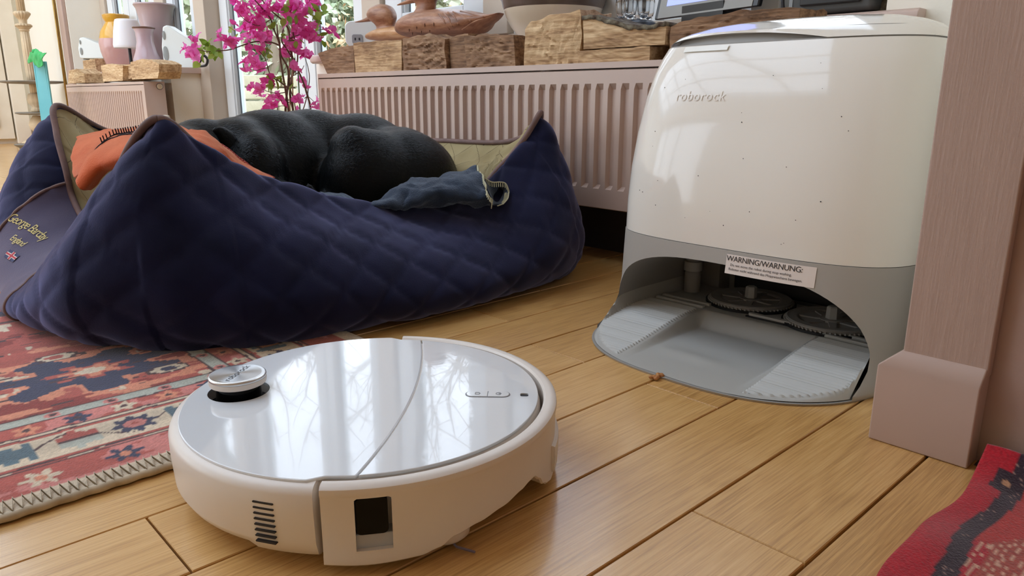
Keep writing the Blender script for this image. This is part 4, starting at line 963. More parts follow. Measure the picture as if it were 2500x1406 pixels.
rows = [[Yp(205, 425, 1.38), Yp(228, 372, 1.40), Yp(270, 338, 1.42), Yp(330, 326, 1.36), Yp(390, 322, 1.30)],
        [Yp(184, 440, 1.33), Yp(206, 408, 1.33), Yp(246, 372, 1.33), Yp(320, 350, 1.26), Yp(400, 340, 1.22)],
        [Yp(192, 462, 1.31), Yp(214, 440, 1.31), Yp(246, 404, 1.30), Yp(310, 380, 1.24), Yp(390, 360, 1.20)],
        [Yp(216, 462, 1.33), Yp(236, 446, 1.33), Yp(258, 424, 1.32), Yp(310, 400, 1.26), Yp(390, 380, 1.22)]]
G2 = sheet(rows, wr=.004, sd=3); MB().grid(G2).build('folded_corner', M_OR, ot, smooth=True, fix=False, solid=.004)
stitches([p+Vector((-.002, -.004, .002)) for p in G2[2][10:]] , lambda p: Vector((.15, -.3, -1)).normalized(), M_BLK, ot)
stitches([p+Vector((0, -.003, .003)) for p in G2[0][12:]], lambda p: Vector((-.2, -.4, .5)).normalized(), M_BLK, ot)
stitches([p+Vector((0, -.003, .002)) for p in G[0][-18:]], lambda p: Vector((-.3, -.5, -.1)).normalized(), mat('pink_yarn', C(170, 90, 90), .9), ot, step=.005, ln=.007)
M_BF = fabric('slate_blue_fleece', C(36, 46, 62), C(54, 64, 80), False, sheen=.6, tint=(.5, .6, .75, 1), bump=1.)
bt_ = thing('blue_fleece_throw', 'dark slate-blue fleece with frayed cream edging rolled over the bed rim', 'blanket', (.9, 1.1, .17))
rows = [[Yp(900, 512, 1.14), Yp(935, 480, 1.16), Yp(960, 462, 1.17), Yp(1010, 440, 1.17), Yp(1060, 438, 1.15), Yp(1115, 424, 1.13), Yp(1162, 408, 1.10)],
        [Yp(902, 512, 1.12), Yp(938, 488, 1.11), Yp(975, 458, 1.11), Yp(1020, 446, 1.10), Yp(1070, 438, 1.09), Yp(1125, 432, 1.07), Yp(1175, 428, 1.05)],
        [Yp(904, 513, 1.10), Yp(942, 498, 1.08), Yp(985, 482, 1.075), Yp(1030, 474, 1.06), Yp(1080, 462, 1.045), Yp(1135, 456, 1.03), Yp(1186, 456, 1.015)],
        [Yp(905, 514, 1.11), Yp(945, 508, 1.09), Yp(990, 503, 1.07), Yp(1035, 496, 1.06), Yp(1085, 488, 1.045), Yp(1140, 484, 1.02), Yp(1194, 482, 1.0)],
        [Yp(906, 516, 1.12), Yp(948, 513, 1.11), Yp(995, 510, 1.09), Yp(1040, 506, 1.08), Yp(1090, 500, 1.06), Yp(1145, 499, 1.035), Yp(1200, 502, 1.015)],
        [Yp(908, 516, 1.14), Yp(950, 513, 1.13), Yp(998, 508, 1.12), Yp(1045, 500, 1.11), Yp(1095, 492, 1.09), Yp(1150, 488, 1.06), Yp(1206, 492, 1.04)]]
G = sheet(rows, wr=.010, sd=5, sc=24); MB().grid(G).build('fleece', M_BF, bt_, smooth=True, fix=False, solid=.004)
rows = [[Yp(1176, 430, 1.05), Yp(1198, 444, 1.045), Yp(1218, 446, 1.04), Yp(1232, 450, 1.035), Yp(1240, 468, 1.03)],
        [Yp(1184, 455, 1.035), Yp(1206, 462, 1.05), Yp(1220, 464, 1.06), Yp(1230, 472, 1.04), Yp(1236, 484, 1.02)],
        [Yp(1194, 482, 1.02), Yp(1204, 482, 1.06), Yp(1214, 484, 1.07), Yp(1224, 490, 1.03), Yp(1226, 498, 1.015)],
        [Yp(1200, 502, 1.015), Yp(1206, 502, 1.02), Yp(1212, 502, 1.02), Yp(1218, 502, 1.015), Yp(1222, 500, 1.01)]]
G2 = sheet(rows, wr=.003, sd=8); MB().grid(G2).build('curled_end', M_BF, bt_, smooth=True, fix=False, solid=.003)
stitches([r[-1]+Vector((0, -.004, 0)) for r in G[:33]], lambda p: Vector((-.55, -.5, -.5)).normalized(), M_CRY, bt_, step=.0045, ln=.010, r=.0010)
stitches([r[-1]+Vector((0, -.003, 0)) for r in G2]+[], lambda p: Vector((-.9, .1, -.2)).normalized(), M_CRY, bt_, step=.004, ln=.011, r=.0009)
stitches([p+Vector((0, -.003, .001)) for p in G2[0]], lambda p: Vector((-.1, -.2, -.95)).normalized(), M_CRY, bt_, step=.0045, ln=.009, r=.0009)
rows = [[Yp(780, 470, 1.19), Yp(815, 474, 1.19), Yp(845, 480, 1.19), Yp(880, 498, 1.18), Yp(905, 508, 1.17)],
        [Yp(782, 476, 1.15), Yp(815, 478, 1.15), Yp(845, 488, 1.15), Yp(878, 500, 1.15), Yp(905, 510, 1.15)],
        [Yp(785, 484, 1.13), Yp(818, 488, 1.128), Yp(848, 496, 1.125), Yp(880, 506, 1.125), Yp(908, 514, 1.125)]]
MB().grid(sheet(rows, wr=.005, sd=2, sc=30)).build('tucked_fold', M_BF, bt_, smooth=True, fix=False, solid=.004)
# ------------------------------------------------------------------ bougainvillea
PY = 2.34
def pp(x, y, d=0.): return onY(x, y, PY+d)
base_ = pp(705, 285); pot0 = Vector((base_.x, PY, 0))
pl = thing('bougainvillea', 'bougainvillea with bright magenta blooms on bare stems, by the glazed door', 'plant', tuple(pot0))
MPOT = mat('terracotta', C(176, 108, 78), .8, C(190, 124, 92), 9)
MB().lathe([(0, .0), (.085, 0), (.11, .15), (.125, .155), (.125, .185), (.112, .185), (.105, .165), (0, .165)], tuple(pot0), 32).build('pot', MPOT, pl, smooth='auto')
MST = mat('woody_stem', C(92, 70, 58), .8, C(132, 106, 88), 40, bump=.4, bs=90); MCN = mat('green_cane', C(110, 140, 80), .6)
stems = [([(700, 330), (697, 277), (699, 240), (704, 200), (702, 165), (686, 135), (683, 107), (678, 85), (676, 60)], .0042, 0),
 ([(708, 330), (716, 277), (708, 230), (712, 190), (716, 150), (708, 118), (705, 75), (690, 50), (672, 35), (645, 8), (630, -20)], .0042, .02),
 ([(704, 330), (704, 270), (698, 225), (690, 180), (684, 140), (682, 107), (668, 70), (660, 45), (640, 20), (622, 0)], .004, -.02),
 ([(716, 330), (757, 277), (748, 225), (738, 195), (725, 166), (712, 140), (699, 118), (688, 100), (692, 70), (702, 40), (720, 10)], .0036, .0),
 ([(712, 330), (742, 262), (755, 200), (752, 165), (744, 140)], .002, .03),
 ([(700, 212), (692, 206), (680, 197), (663, 188), (655, 170), (650, 150), (644, 138), (633, 125)], .0026, -.02),
 ([(682, 111), (665, 104), (640, 102), (622, 102), (600, 108), (580, 115), (566, 120), (550, 123), (530, 124), (515, 126), (495, 124), (478, 120)], .0026, -.03),
 ([(712, 330), (722, 270), (706, 200), (724, 180), (736, 172), (742, 160)], .002, -.01),
 ([(690, 120), (702, 100), (716, 90), (735, 84), (756, 78), (774, 74), (790, 72)], .0022, .02),
 ([(712, 190), (726, 150), (724, 110), (716, 80), (726, 50), (745, 20), (760, -5)], .0028, .03),
 ([(698, 225), (680, 228), (664, 226), (650, 222), (636, 216)], .0016, -.03), ([(706, 250), (690, 245), (678, 238), (672, 234)], .0014, -.02), ([(700, 262), (690, 258), (676, 262), (660, 270)], .0014, -.01),
 ([(655, 165), (640, 168), (625, 172), (608, 168)], .0015, -.03), ([(744, 240), (752, 236), (768, 250), (776, 262)], .0014, .0), ([(660, 48), (640, 60), (625, 62), (600, 50), (580, 30)], .0018, -.02)]
for P_, r, d_ in stems:
    pts = [pp(x, y, d_+.012*sin(x*.3+y*.11)) for x, y in P_]; pts = spl(pts, 4); n = len(pts)
    MB().tube(pts, [r*(1-.55*i/n) for i in range(n)], 6, caps=False).build('stem', MST, pl, smooth=True, fix=False)
for xb, xt, yt in ((735, 727, 165), (709, 706, 118), (718, 712, 60)):
    MB().tube([pp(xb, 330, .02), pp((xb+xt)/2, 240, .02), pp(xt, yt, .02)], .0022, 6).build('support_cane', MCN if xb == 735 else mat('bamboo', C(176, 146, 108), .6), pl, smooth=True)
def petal(n=1):
    R = random.Random(n); b = MB()
    for k in range(3):
        a = 2*pi*k/3+R.uniform(-.3, .3); up = R.uniform(.35, .75); L_ = R.uniform(.85, 1.15); G = []
        for i in range(5):
            t = i/4; wd = (.50*sin(pi*min(1, .08+t*.92))**.8)*(1-t**3)*L_; row = []
            for j in (-1, -.4, .4, 1):
                rr = t*L_; x = rr*cos(up)*1.0; z = rr*sin(up)+.16*abs(j)*wd*2+.07*R.uniform(-1, 1)-.25*t*t; y = j*wd
                row.append((x*cos(a)-y*sin(a), x*sin(a)+y*cos(a), z))
            G.append(row)
        b.grid(G)
    b.tube([(0, 0, 0), (0, 0, .5)], .05, 5)
    return b
def bract_mat(nm, a, b_):
    m, t, p, N, L = nodes(nm); oi = N('ObjectInfo'); r = N('ValToRGB'); r.color_ramp.elements[0].color = a; r.color_ramp.elements[1].color = b_; L(oi.outputs['Random'], r.inputs[0]); L(r.outputs[0], p.inputs['Base Color'])
    p.inputs['Roughness'].default_value = .55; tr = N('BsdfTranslucent'); L(r.outputs[0], tr.inputs[0]); mx = N('MixShader'); mx.inputs[0].default_value = .5
    L(p.outputs[0], mx.inputs[1]); L(tr.outputs[0], mx.inputs[2]); L(mx.outputs[0], t.nodes['Material Output'].inputs[0]); return m
MBR = bract_mat('magenta_bract', C(234, 74, 176), C(255, 150, 226)); MLF = bract_mat('leaf_green', C(120, 160, 50), C(172, 200, 96))
protos = []
for n in range(4):
    o = petal(n).build('bloom', MBR, None, smooth=True, fix=False); protos.append(o.data); bpy.data.objects.remove(o)
lm = MB(); G = []
for i in range(6):
    t = i/5; wd = .34*sin(pi*min(1, .06+t*.94))**.8; G.append([(t, j*wd, .12*abs(j)-.2*t*t) for j in (-1, 0, 1)])
lm.grid(G); o = lm.build('leaf', MLF, None, smooth=True, fix=False); LEAF = o.data; bpy.data.objects.remove(o)
def putm(me, name, par, p, s, R):
    o = bpy.data.objects.new(name, me); COL.objects.link(o); o.parent = par; o.location = p-Vector(par['_w']); o.scale = (s, s, s)
    o.rotation_euler = (R.uniform(-1.2, 1.2), R.uniform(-1.2, 1.2), R.uniform(0, 6.28)); return o
CL = [(458, 118, 10, 3), (478, 100, 10, 2), (486, 112, 8, 2), (465, 138, 10, 3), (474, 142, 8, 1), (545, 80, 8, 1), (540, 96, 12, 4), (556, 106, 14, 5), (572, 110, 12, 4), (596, 86, 12, 4), (612, 92, 14, 5), (600, 118, 10, 2), (628, 98, 12, 4), (645, 92, 12, 4), (622, 128, 8, 2), (634, 118, 8, 1), (566, 60, 8, 1),
      (584, 8, 12, 4), (602, 20, 15, 6), (575, 22, 8, 2), (618, 8, 14, 5), (636, 24, 14, 5), (610, 42, 16, 6), (606, 60, 14, 5), (628, 48, 14, 5), (622, 70, 12, 4), (650, 48, 14, 5), (644, 66, 12, 4), (640, 80, 10, 3), (657, 10, 14, 5), (676, 18, 14, 5), (696, 6, 14, 5), (700, 30, 12, 4), (720, 8, 14, 5), (724, 26, 12, 4), (742, 14, 14, 5), (760, 8, 12, 4), (776, 6, 12, 3), (752, 28, 10, 3), (770, 20, 10, 2),
      (712, 56, 14, 5), (730, 50, 13, 5), (744, 62, 14, 5), (728, 74, 14, 5), (752, 76, 12, 4), (766, 62, 10, 3), (744, 88, 12, 4), (776, 96, 10, 3), (762, 92, 9, 2), (806, 76, 10, 3), (788, 72, 6, 1), (716, 92, 9, 2), (704, 110, 9, 2), (722, 118, 9, 2), (735, 100, 9, 2),
      (604, 152, 11, 4), (598, 172, 9, 2), (616, 160, 9, 2), (632, 164, 10, 3), (640, 176, 7, 1), (650, 160, 7, 1), (650, 196, 10, 3), (644, 208, 10, 3), (660, 208, 7, 1), (632, 222, 10, 3), (624, 230, 8, 2), (650, 236, 9, 2), (662, 246, 10, 3), (678, 236, 9, 2), (680, 252, 9, 2), (668, 268, 10, 3), (650, 276, 12, 3), (636, 278, 8, 1), (745, 128, 11, 4), (756, 140, 9, 2), (738, 140, 8, 2), (716, 165, 8, 2), (694, 130, 8, 2), (738, 205, 8, 2), (744, 222, 8, 1), (718, 238, 8, 1), (730, 250, 9, 2), (742, 240, 7, 1), (772, 258, 9, 2), (780, 248, 6, 1), (776, 272, 8, 1), (716, 270, 8, 1)]
R = random.Random(11)
for x, y, rr, n in CL:
    for _ in range(n):
        p = pp(x+R.gauss(0, rr*.55), y+R.gauss(0, rr*.55), R.uniform(-.05, .05)); putm(R.choice(protos), 'bloom', pl, p, R.uniform(.018, .029), R)
LC_ = [(508, 112, 5), (518, 122, 5), (498, 130, 4), (530, 130, 5), (484, 148, 3), (524, 138, 3), (690, 20, 3), (705, 12, 2), (770, 32, 3), (786, 34, 4), (792, 40, 2), (648, 126, 3), (655, 130, 3), (782, 92, 3), (790, 98, 2), (730, 96, 3), (742, 92, 2), (660, 190, 4), (668, 200, 4), (684, 188, 2), (640, 216, 2), (714, 120, 3), (662, 64, 2), (576, 80, 3), (720, 36, 2), (736, 38, 2), (780, 70, 3), (776, 52, 2), (760, 40, 2), (690, 90, 2), (704, 140, 1), (724, 210, 1), (700, 45, 3)]
for x, y, n in LC_:
    for _ in range(n): putm(LEAF, 'leaf', pl, pp(x+R.gauss(0, 5), y+R.gauss(0, 5), R.uniform(-.05, .03)), R.uniform(.020, .034), R)
# ------------------------------------------------------------------ split firewood
def logmat(nm, cols, sc=1.): return wood(nm, cols, grain=(30*sc, 4.5*sc, 60*sc), ring=4, rough=.85, bump=.8)
M_LG = logmat('split_oak', (C(128, 94, 64), C(190, 156, 116), C(222, 194, 154))); M_LG2 = logmat('split_oak_dark', (C(92, 66, 46), C(142, 108, 80), C(176, 144, 112)))
M_LB = mat('oak_bark', C(70, 54, 42), .95, C(128, 122, 104), 55, bump=1, bs=70, bd=.006, contrast=.35)
def log(lab, P, x0=1.222, x1=1.325, m=None, seed=0, top=None, bark=False, rough=.0035, name='split_log'):
    """P: outline (y,z) of the room-side face, counter-clockwise; extruded in depth with a rough split surface"""
    t = thing(name, lab, 'firewood', (x0, sum(p[0] for p in P)/len(P), min(p[1] for p in P)), 'split logs kept along the radiators'); m = m or M_LG
    (ya, za), (yb, zb_) = P[0], P[1]; T = P[2:][::-1]; T = T if T[0][0] <= T[-1][0] else T[::-1]; L_ = [0]
    for a, b_ in zip(T, T[1:]): L_.append(L_[-1]+hypot(b_[0]-a[0], b_[1]-a[1]))
    def top(s_):
        d = s_*L_[-1]; k = max(i for i in range(len(L_)-1) if L_[i] <= d); f = (d-L_[k])/max(1e-9, L_[k+1]-L_[k]); return T[k][0]+(T[k+1][0]-T[k][0])*f, T[k][1]+(T[k+1][1]-T[k][1])*f
    ns_, nt2 = max(10, int(abs(yb-ya)/.0045)), 18; nx2 = 7
    def pt_(s_, t_, x, fc):
        ty, tz = top(s_); y = (ya+(yb-ya)*s_)*(1-t_)+ty*t_; z = za*(1-t_)+tz*t_
        rid = nz(y*2.2+seed*3, seed, z*26+.8*sin(y*14+seed), 9); e = min(1, s_*14, (1-s_)*14, (1-t_)*9)
        dx = fc*rough*(.9*rid+.8*nz(y*5, z*9+seed, seed, 12))*e
        return (x-dx, y+(rough*.6*nz(x*30, z*40, seed, 1)), z+(rough*1.3*nz(x*40+seed, y*35, 0, 1)*t_ if t_ > .9 else 0))
    M_ = MB(); M_.grid([[pt_(i/ns_, j/nt2, x0, 1) for i in range(ns_+1)] for j in range(nt2+1)]); M_.grid([[pt_(i/ns_, j/nt2, x1, 0) for i in range(ns_+1)] for j in range(nt2+1)])
    M_.grid([[pt_(i/ns_, 1, x0+(x1-x0)*k/nx2, 1 if k == 0 else 0) for i in range(ns_+1)] for k in range(nx2+1)]); M_.grid([[pt_(i/ns_, 0, x0+(x1-x0)*k, 1-k) for i in range(ns_+1)] for k in (0, 1)])
    for e_ in (0, 1): M_.grid([[pt_(e_, j/nt2, x0+(x1-x0)*k/nx2, 1 if k == 0 else 0) for j in range(nt2+1)] for k in range(nx2+1)])
    o = M_.build('wood', m, t, smooth=True, fix=False); bm = bmesh.new(); bm.from_mesh(o.data); bmesh.ops.remove_doubles(bm, verts=bm.verts[:], dist=.0002); bmesh.ops.recalc_face_normals(bm, faces=bm.faces[:]); bm.to_mesh(o.data); bm.free(); sharpen(o, 50)
    if bark:
        b = []; T = [top(i/40) for i in range(41)]
        for j in range(8):
            x = x0-.003+(x1-x0+.003)*j/7; b.append([(x, y, z+.003+.004*nz(x, y, seed, 70)) for y, z in T])
        MB().grid(b).build('bark', M_LB, o, smooth=True, solid=.008)
    return t
RT_ = .4205
log('trapezoid split log at the left end of the near radiator', [(1.985, RT_), (2.145, RT_), (2.195, .482), (2.12, .494), (1.985, .497)], seed=1, m=M_LG2)
log('pale square split log second from the left on the near radiator', [(1.745, RT_), (1.98, RT_), (1.985, .503), (1.86, .503), (1.74, .500)], seed=2, rough=.0028)
log('knotty brown split log with torn grain, under the large carved duck', [(1.55, RT_), (1.738, RT_), (1.738, .500), (1.70, .503), (1.64, .509), (1.60, .496), (1.555, .494)], seed=3, m=M_LG2, rough=.007)
log('dark-sided wedge log between the knotty log and the ridged log', [(1.47, RT_), (1.548, RT_), (1.552, .494), (1.49, .503), (1.478, .502)], x0=1.236, seed=4, m=M_LG2, rough=.002)
log('brown split log with deep horizontal ridges, left of the tallest log', [(1.292, RT_), (1.466, RT_), (1.478, .495), (1.38, .493), (1.30, .488)], seed=5, m=M_LG2, rough=.005)
log('tallest split log, with fine horizontal grain, in the middle of the near radiator', [(1.10, RT_), (1.265, RT_), (1.262, .498), (1.245, .512), (1.19, .522), (1.14, .524), (1.098, .527), (1.092, .47)], seed=6, rough=.005)
log('thin flat split log lying under the curved bark-topped log', [(.915, RT_), (1.10, RT_), (1.103, .445), (.915, .4465)], seed=7, rough=.002)
log('curved log with rough bark along its top edge, beside the tallest log', [(.88, .4478), (1.085, .4478), (1.090, .509), (1.06, .506), (1.02, .494), (.97, .482), (.92, .478), (.88, .482)], seed=8, bark=True, rough=.003)
log('long dark split log running behind the top of the dock', [(.62, RT_), (.872, RT_), (.872, .483), (.80, .492), (.72, .497), (.62, .494)], seed=9, m=M_LG2, x0=1.226, rough=.004)
lg2 = .4205
def lyz(x, y, X=1.24): q = onX(x, y, X); return (q.y, max(lg2, q.z))
def flog(lab, pts, seed, x0=1.225, x1=1.325, **k): log(lab, [lyz(x, y, x0) for x, y in pts], x0=x0, x1=x1, seed=seed, **k)
flog('pale rough log at the far left end of the far radiator', [(208, 202), (166, 203), (168, 172), (188, 168), (205, 180)], 11)
flog('grey wedge log in the middle of the far radiator', [(300, 197), (252, 198), (246, 160), (266, 156), (300, 160)], 12, m=M_LG)
flog('small log leaning behind the rounded log on the far radiator', [(326, 192), (308, 193), (300, 160), (330, 155)], 13, x0=1.25, x1=1.335)
flog('rounded brown log at the right end of the far radiator', [(385, 191), (322, 194), (318, 152), (345, 144), (372, 148), (388, 156), (388, 176)], 14, rough=.003)
log('small mossy log supporting the far speaker', [(5.14, .4915), (5.42, .4915), (5.41, .570), (5.14, .572)], x0=1.365, x1=1.48, seed=15)
bk = onX(2146, 15, 1.42); log('upright bark-covered log end at the right of the near sill', [(bk.y-.03, .4915), (bk.y+.025, .4915), (bk.y+.022, .60), (bk.y-.02, .60)], x0=1.40, x1=1.46, seed=16, m=M_LB, rough=.006)
# ------------------------------------------------------------------ things on the far sill
SZ = .4905
def sp(x, X=1.45, z=SZ):   # sill point under image column x
    q = onX(x, 150, X); return Vector((X, q.y, z))
def ppm(p): return F/((p-Vector((0, 0, H))).dot(FW))
def zat(x, y, X): return onX(x, y, X).z
def lathe_thing(name, lab, cat, x, half, prof, parts, X=1.45, z=SZ, seg=36, **k):
    p = sp(x, X, z); t = thing(name, lab, cat, tuple(p)); s = 1/ppm(p)
    for nm, m, sl in parts: MB().lathe([(r*s, h*s) for r, h in sl], tuple(p), seg, **k).build(nm, m, t, smooth='auto')
    return t, p, s
MVP = mat('mauve_glaze', C(178, 154, 162), .3, C(196, 172, 178), 9, coat=.5); MVP2 = mat('dusky_mauve_glaze', C(168, 146, 148), .35, C(184, 160, 160), 7, coat=.4, bump=.1, bs=20)
MYG = mat('amber_glaze', C(206, 152, 40), .2, C(222, 170, 60), 8, coat=.6); MPG = mat('rose_glaze', C(196, 150, 146), .25, C(208, 164, 158), 8, coat=.5)
lathe_thing('two_tone_vase', 'round-shouldered vase, amber at the neck and rose pink below', 'vase', 296, 42, 0,
 [('body', MPG, [(0, 0), (27, 0), (34, 20), (42, 48), (44, 68), (42, 78)]), ('neck', MYG, [(42, 78), (38, 94), (28, 110), (24, 116), (29, 124), (30, 132), (27, 134), (24, 132), (22, 116), (30, 100), (34, 88)])], X=1.48)
t, p, s = lathe_thing('large_mauve_vase', 'large flared mauve vase, the tallest pot on the far sill', 'vase', 392, 44, 0,
 [('body', MVP2, [(0, 0), (26, 0), (28, 10), (30, 50), (34, 90), (39, 125), (42, 140), (47, 148), (46, 151), (41, 146), (36, 125), (30, 60), (0, 40)])], X=1.48)
t, p, s = lathe_thing('small_mauve_vase', 'smaller mauve vase with a flared brown rim, in front of the tall one', 'vase', 360, 36, 0,
 [('body', MVP, [(0, 0), (24, 0), (31, 8), (31, 22), (24, 40), (19, 62), (20, 84), (24, 94), (22, 94), (17, 84), (16, 60), (0, 40)]), ('rim', mat('brown_glaze', C(112, 84, 72), .4), [(24, 92.5), (26, 95), (24.5, 97), (22, 96), (22, 93)])], X=1.375)
t, p, s = lathe_thing('table_lamp', 'small cordless table lamp with a white shade on a thin black stem', 'lamp', 320, 32, 0,
 [('base', MDK, [(0, 0), (16, 0), (16, 2), (4, 4), (0, 4)]), ('pole', MDK, [(3.6, 3), (3.6, 64), (0, 64)]), ('lamp_shade', mat('white_shade', C(232, 232, 236), .5, sss=.3), [(33, 52), (34.5, 54), (35, 60), (31, 90), (27, 112), (25, 117), (22, 118.5), (0, 119), (0, 117), (20, 116), (24, 111), (32, 60), (31, 54)])], X=1.40)
MSP = mat('speaker_white', C(226, 232, 230), .35); MSG = mat('speaker_grille', C(150, 154, 152), .7)
def speaker(lab, x0, x1, h, X, z=SZ, nm='speaker', sc=1., Y=None):
    """wedge speaker: narrow grille face to the left, body sloping down to the right"""
    a = sp(x0, X, z)
    if Y: a = Vector((onY(x0, 145, Y).x, Y, z))
    s = 1/ppm(a); t = thing(nm, lab, 'speaker', tuple(a)); wd = (x1-x0)*s; hh = h*s
    ux = Vector((RT.x, RT.y, 0)).normalized(); vx = Vector((-ux.y, ux.x, 0))
    if vx.dot(Vector((0, 1, 0))) < 0: vx = -vx
    P = [(.02*wd, .03*hh), (.0, .5*hh), (.10*wd, .96*hh), (.25*wd, hh), (.98*wd, .62*hh), (wd, .10*hh), (.95*wd, 0), (.1*wd, 0)]
    tf = lambda q: a+ux*q[0]+vx*q[1]+Vector((0, 0, q[2]))
    MB().prism(P, -.02, .065*sc, 'y').build('cabinet', MSP, t, tf=tf, bevel=.008*sc, seg=3)
    for cz, r in ((.76, .10), (.34, .17)):
        g = MB().lathe([(0, 0), (r*hh, 0), (r*hh, .004), (0, .006)], (0, 0, 0), 24)
        g.build('driver_grille', MSG, t, tf=lambda q, cz=cz: a+ux*(.125*wd+q[0]*.36)+vx*(-.0195-q[2])+Vector((0, 0, cz*hh+q[1])))
    f = MB().prism([(.12*wd, -.004), (.9*wd, -.004), (.9*wd, .002), (.12*wd, .002)], -.01, .05, 'y').build('base_pad', MDK, t, tf=tf)
    return t
speaker('large white wedge speaker on the far sill beside the tallest vase', 402, 478, 100, 1.41)
speaker('small white wedge speaker standing on a log on the far sill', 198, 262, 50, 1.45, z=.578, sc=.9, Y=5.36)
nt_ = MB().box(-.03, .03, -.01, .01, 0, .012); q = sp(282, 1.40)
tg_ = nt_.build('note_card', mat('card', C(206, 200, 220), .7), None, tf=lambda v: v+q); tag(tg_, 'small folded printed card beside the two-tone vase', 'card')
cb = thing('black_cable', 'black lead curling beside the large white speaker on the far sill', 'cable', tuple(sp(500)))
MB().tube(spl([sp(478, 1.42)+Vector((0, 0, .004)), sp(488, 1.42)+Vector((0, 0, .02)), sp(498, 1.42)+Vector((0, 0, .045)), sp(507, 1.44)+Vector((0, 0, .03)), sp(502, 1.46)+Vector((0, 0, .006)), sp(486, 1.48)+Vector((0, 0, .005))], 6), .006, 8).build('lead', MDK, cb, smooth=True)
# ------------------------------------------------------------------ things on the near sill
MDW_ = wood('carved_duck_wood', (C(104, 68, 48), C(150, 104, 78), C(182, 138, 108)), grain=(20, 6, 30), ring=3, rough=.4, bump=.15, randomize=False); MDP = wood('pale_duck_wood', (C(160, 110, 70), C(198, 150, 104), C(218, 178, 134)), grain=(20, 6, 30), ring=3, rough=.4, bump=.1, randomize=False)
def E2(x, y, X, rw_, rh, rd, rot=0.):   # image-sized ellipsoid on the plane X
    c = onX(x, y, X); s = 1/ppm(c); st = 1/abs(sin(atan2(RT.x, -RT.y)+0)+1e-9) if False else 1.45
    return (tuple(c), (rd*s, rw_*s*st, rh*s), (rot, 0, 0))
dk1 = thing('carved_wooden_duck', 'small carved wooden duck with a long bill, left of the larger duck', 'duck ornament', tuple(onX(940, 95, 1.45)))
def vloft(nm, X, secs, dep, m, par, post=None):   # upright sections across the body, from bill end to tail
    rings = []
    for px, cy, h_ in spl([(q[0], q[1], q[2]) for q in secs], 4):
        c = onX(px, cy, X); hh = abs(onX(px, cy-h_, X).z-c.z); d = dep*(hh/dep_ref(secs, X))**.6
        rings.append([(X+d*cos(a)*abs(cos(a))**-.1 if abs(cos(a)) > 1e-6 else X, c.y, c.z+hh*sin(a)) for a in np.linspace(0, 2*pi, 24, endpoint=False)])
    return MB().loft(rings).build(nm, m, par, smooth=True)
def dep_ref(secs, X): return max(abs(onX(q[0], q[1]-q[2], X).z-onX(q[0], q[1], X).z) for q in secs)
def hloft(nm, X, secs, k, m, par):   # level sections up a neck and head
    rings = []
    for y, xa, xb in spl(secs, 4):
        a_, b_ = onX(xa, y, X), onX(xb, y, X); c = (a_+b_)/2; r = abs(a_.y-b_.y)/2
        rings.append([(X+r*k*cos(t), c.y+r*sin(t), c.z) for t in np.linspace(0, 2*pi, 24, endpoint=False)])
    return MB().loft(rings).build(nm, m, par, smooth=True)
vloft('body', 1.45, [(906, 94, 3), (916, 89, 10), (940, 85, 16), (968, 83, 18), (1000, 82, 19), (1030, 84, 16), (1050, 86, 8)], .055, MDP, dk1)
hloft('head', 1.45, [(10, 927, 933), (13, 919, 942), (19, 910, 951), (28, 905, 956), (38, 905, 959), (48, 911, 960), (57, 920, 959), (67, 925, 959), (79, 920, 966), (92, 912, 976)], .62, MDW_, dk1)
vloft('bill', 1.45, [(912, 42, 9), (902, 46, 7), (890, 50, 4), (878, 52.5, 2.4), (868, 54, 1)], .012, MDW_, dk1)
e = onX(916, 28, 1.45); MB().lathe([(0, 0), (.0052, 0), (.005, .003), (0, .0045)], tuple(e+Vector((-.021, 0, 0))), 14, ax=(-1, .1, .1)).build('eye', MBLK, dk1, smooth=True)
dk2 = thing('carved_wooden_duck', 'large carved wooden duck with incised feathers and a raised neck', 'duck ornament', tuple(onX(1085, 95, 1.42)))
vloft('body', 1.42, [(988, 80, 3), (994, 74, 14), (1006, 67, 25), (1025, 62, 31), (1055, 59, 34), (1090, 57, 35), (1130, 57, 33), (1160, 56, 28), (1182, 49, 15), (1203, 42, 8), (1222, 33, 2)], .075, MDW_, dk2)
hloft('neck', 1.42, [(74, 992, 1066), (60, 998, 1062), (42, 1009, 1058), (30, 1015, 1057), (19, 1021, 1059), (8, 1020, 1060), (-5, 1012, 1063), (-20, 1015, 1060), (-30, 1026, 1050), (-34, 1034, 1042)], .62, MDW_, dk2)
vloft('bill', 1.42, [(1024, -3, 10), (1008, 1, 7), (995, 5, 5), (982, 9, 3.2), (971, 12.5, 1)], .014, MDW_, dk2)
from mathutils.bvhtree import BVHTree
bo = [c_ for c_ in dk2.children if c_.name.startswith('body')][0]; bv = BVHTree.FromPolygons([v.co+Vector(dk2['_w']) for v in bo.data.vertices], [tuple(p.vertices) for p in bo.data.polygons])
for x, y in ((1008, 80), (1018, 66), (1030, 76), (1038, 60), (1050, 74), (1060, 58), (1000, 72)):
    hit = bv.ray_cast(Vector((0, 0, H)), _ray(x, y).normalized())
    if hit[0]: MB().tube([hit[0]+Vector((0, 0, .007)), hit[0]+Vector((-.0006, .001, 0)), hit[0]+Vector((0, .002, -.007))], [.0006, .0015, .0006], 5).build('incised_feather_mark', mat('scorched_wood', C(84, 48, 30), .7), dk2)
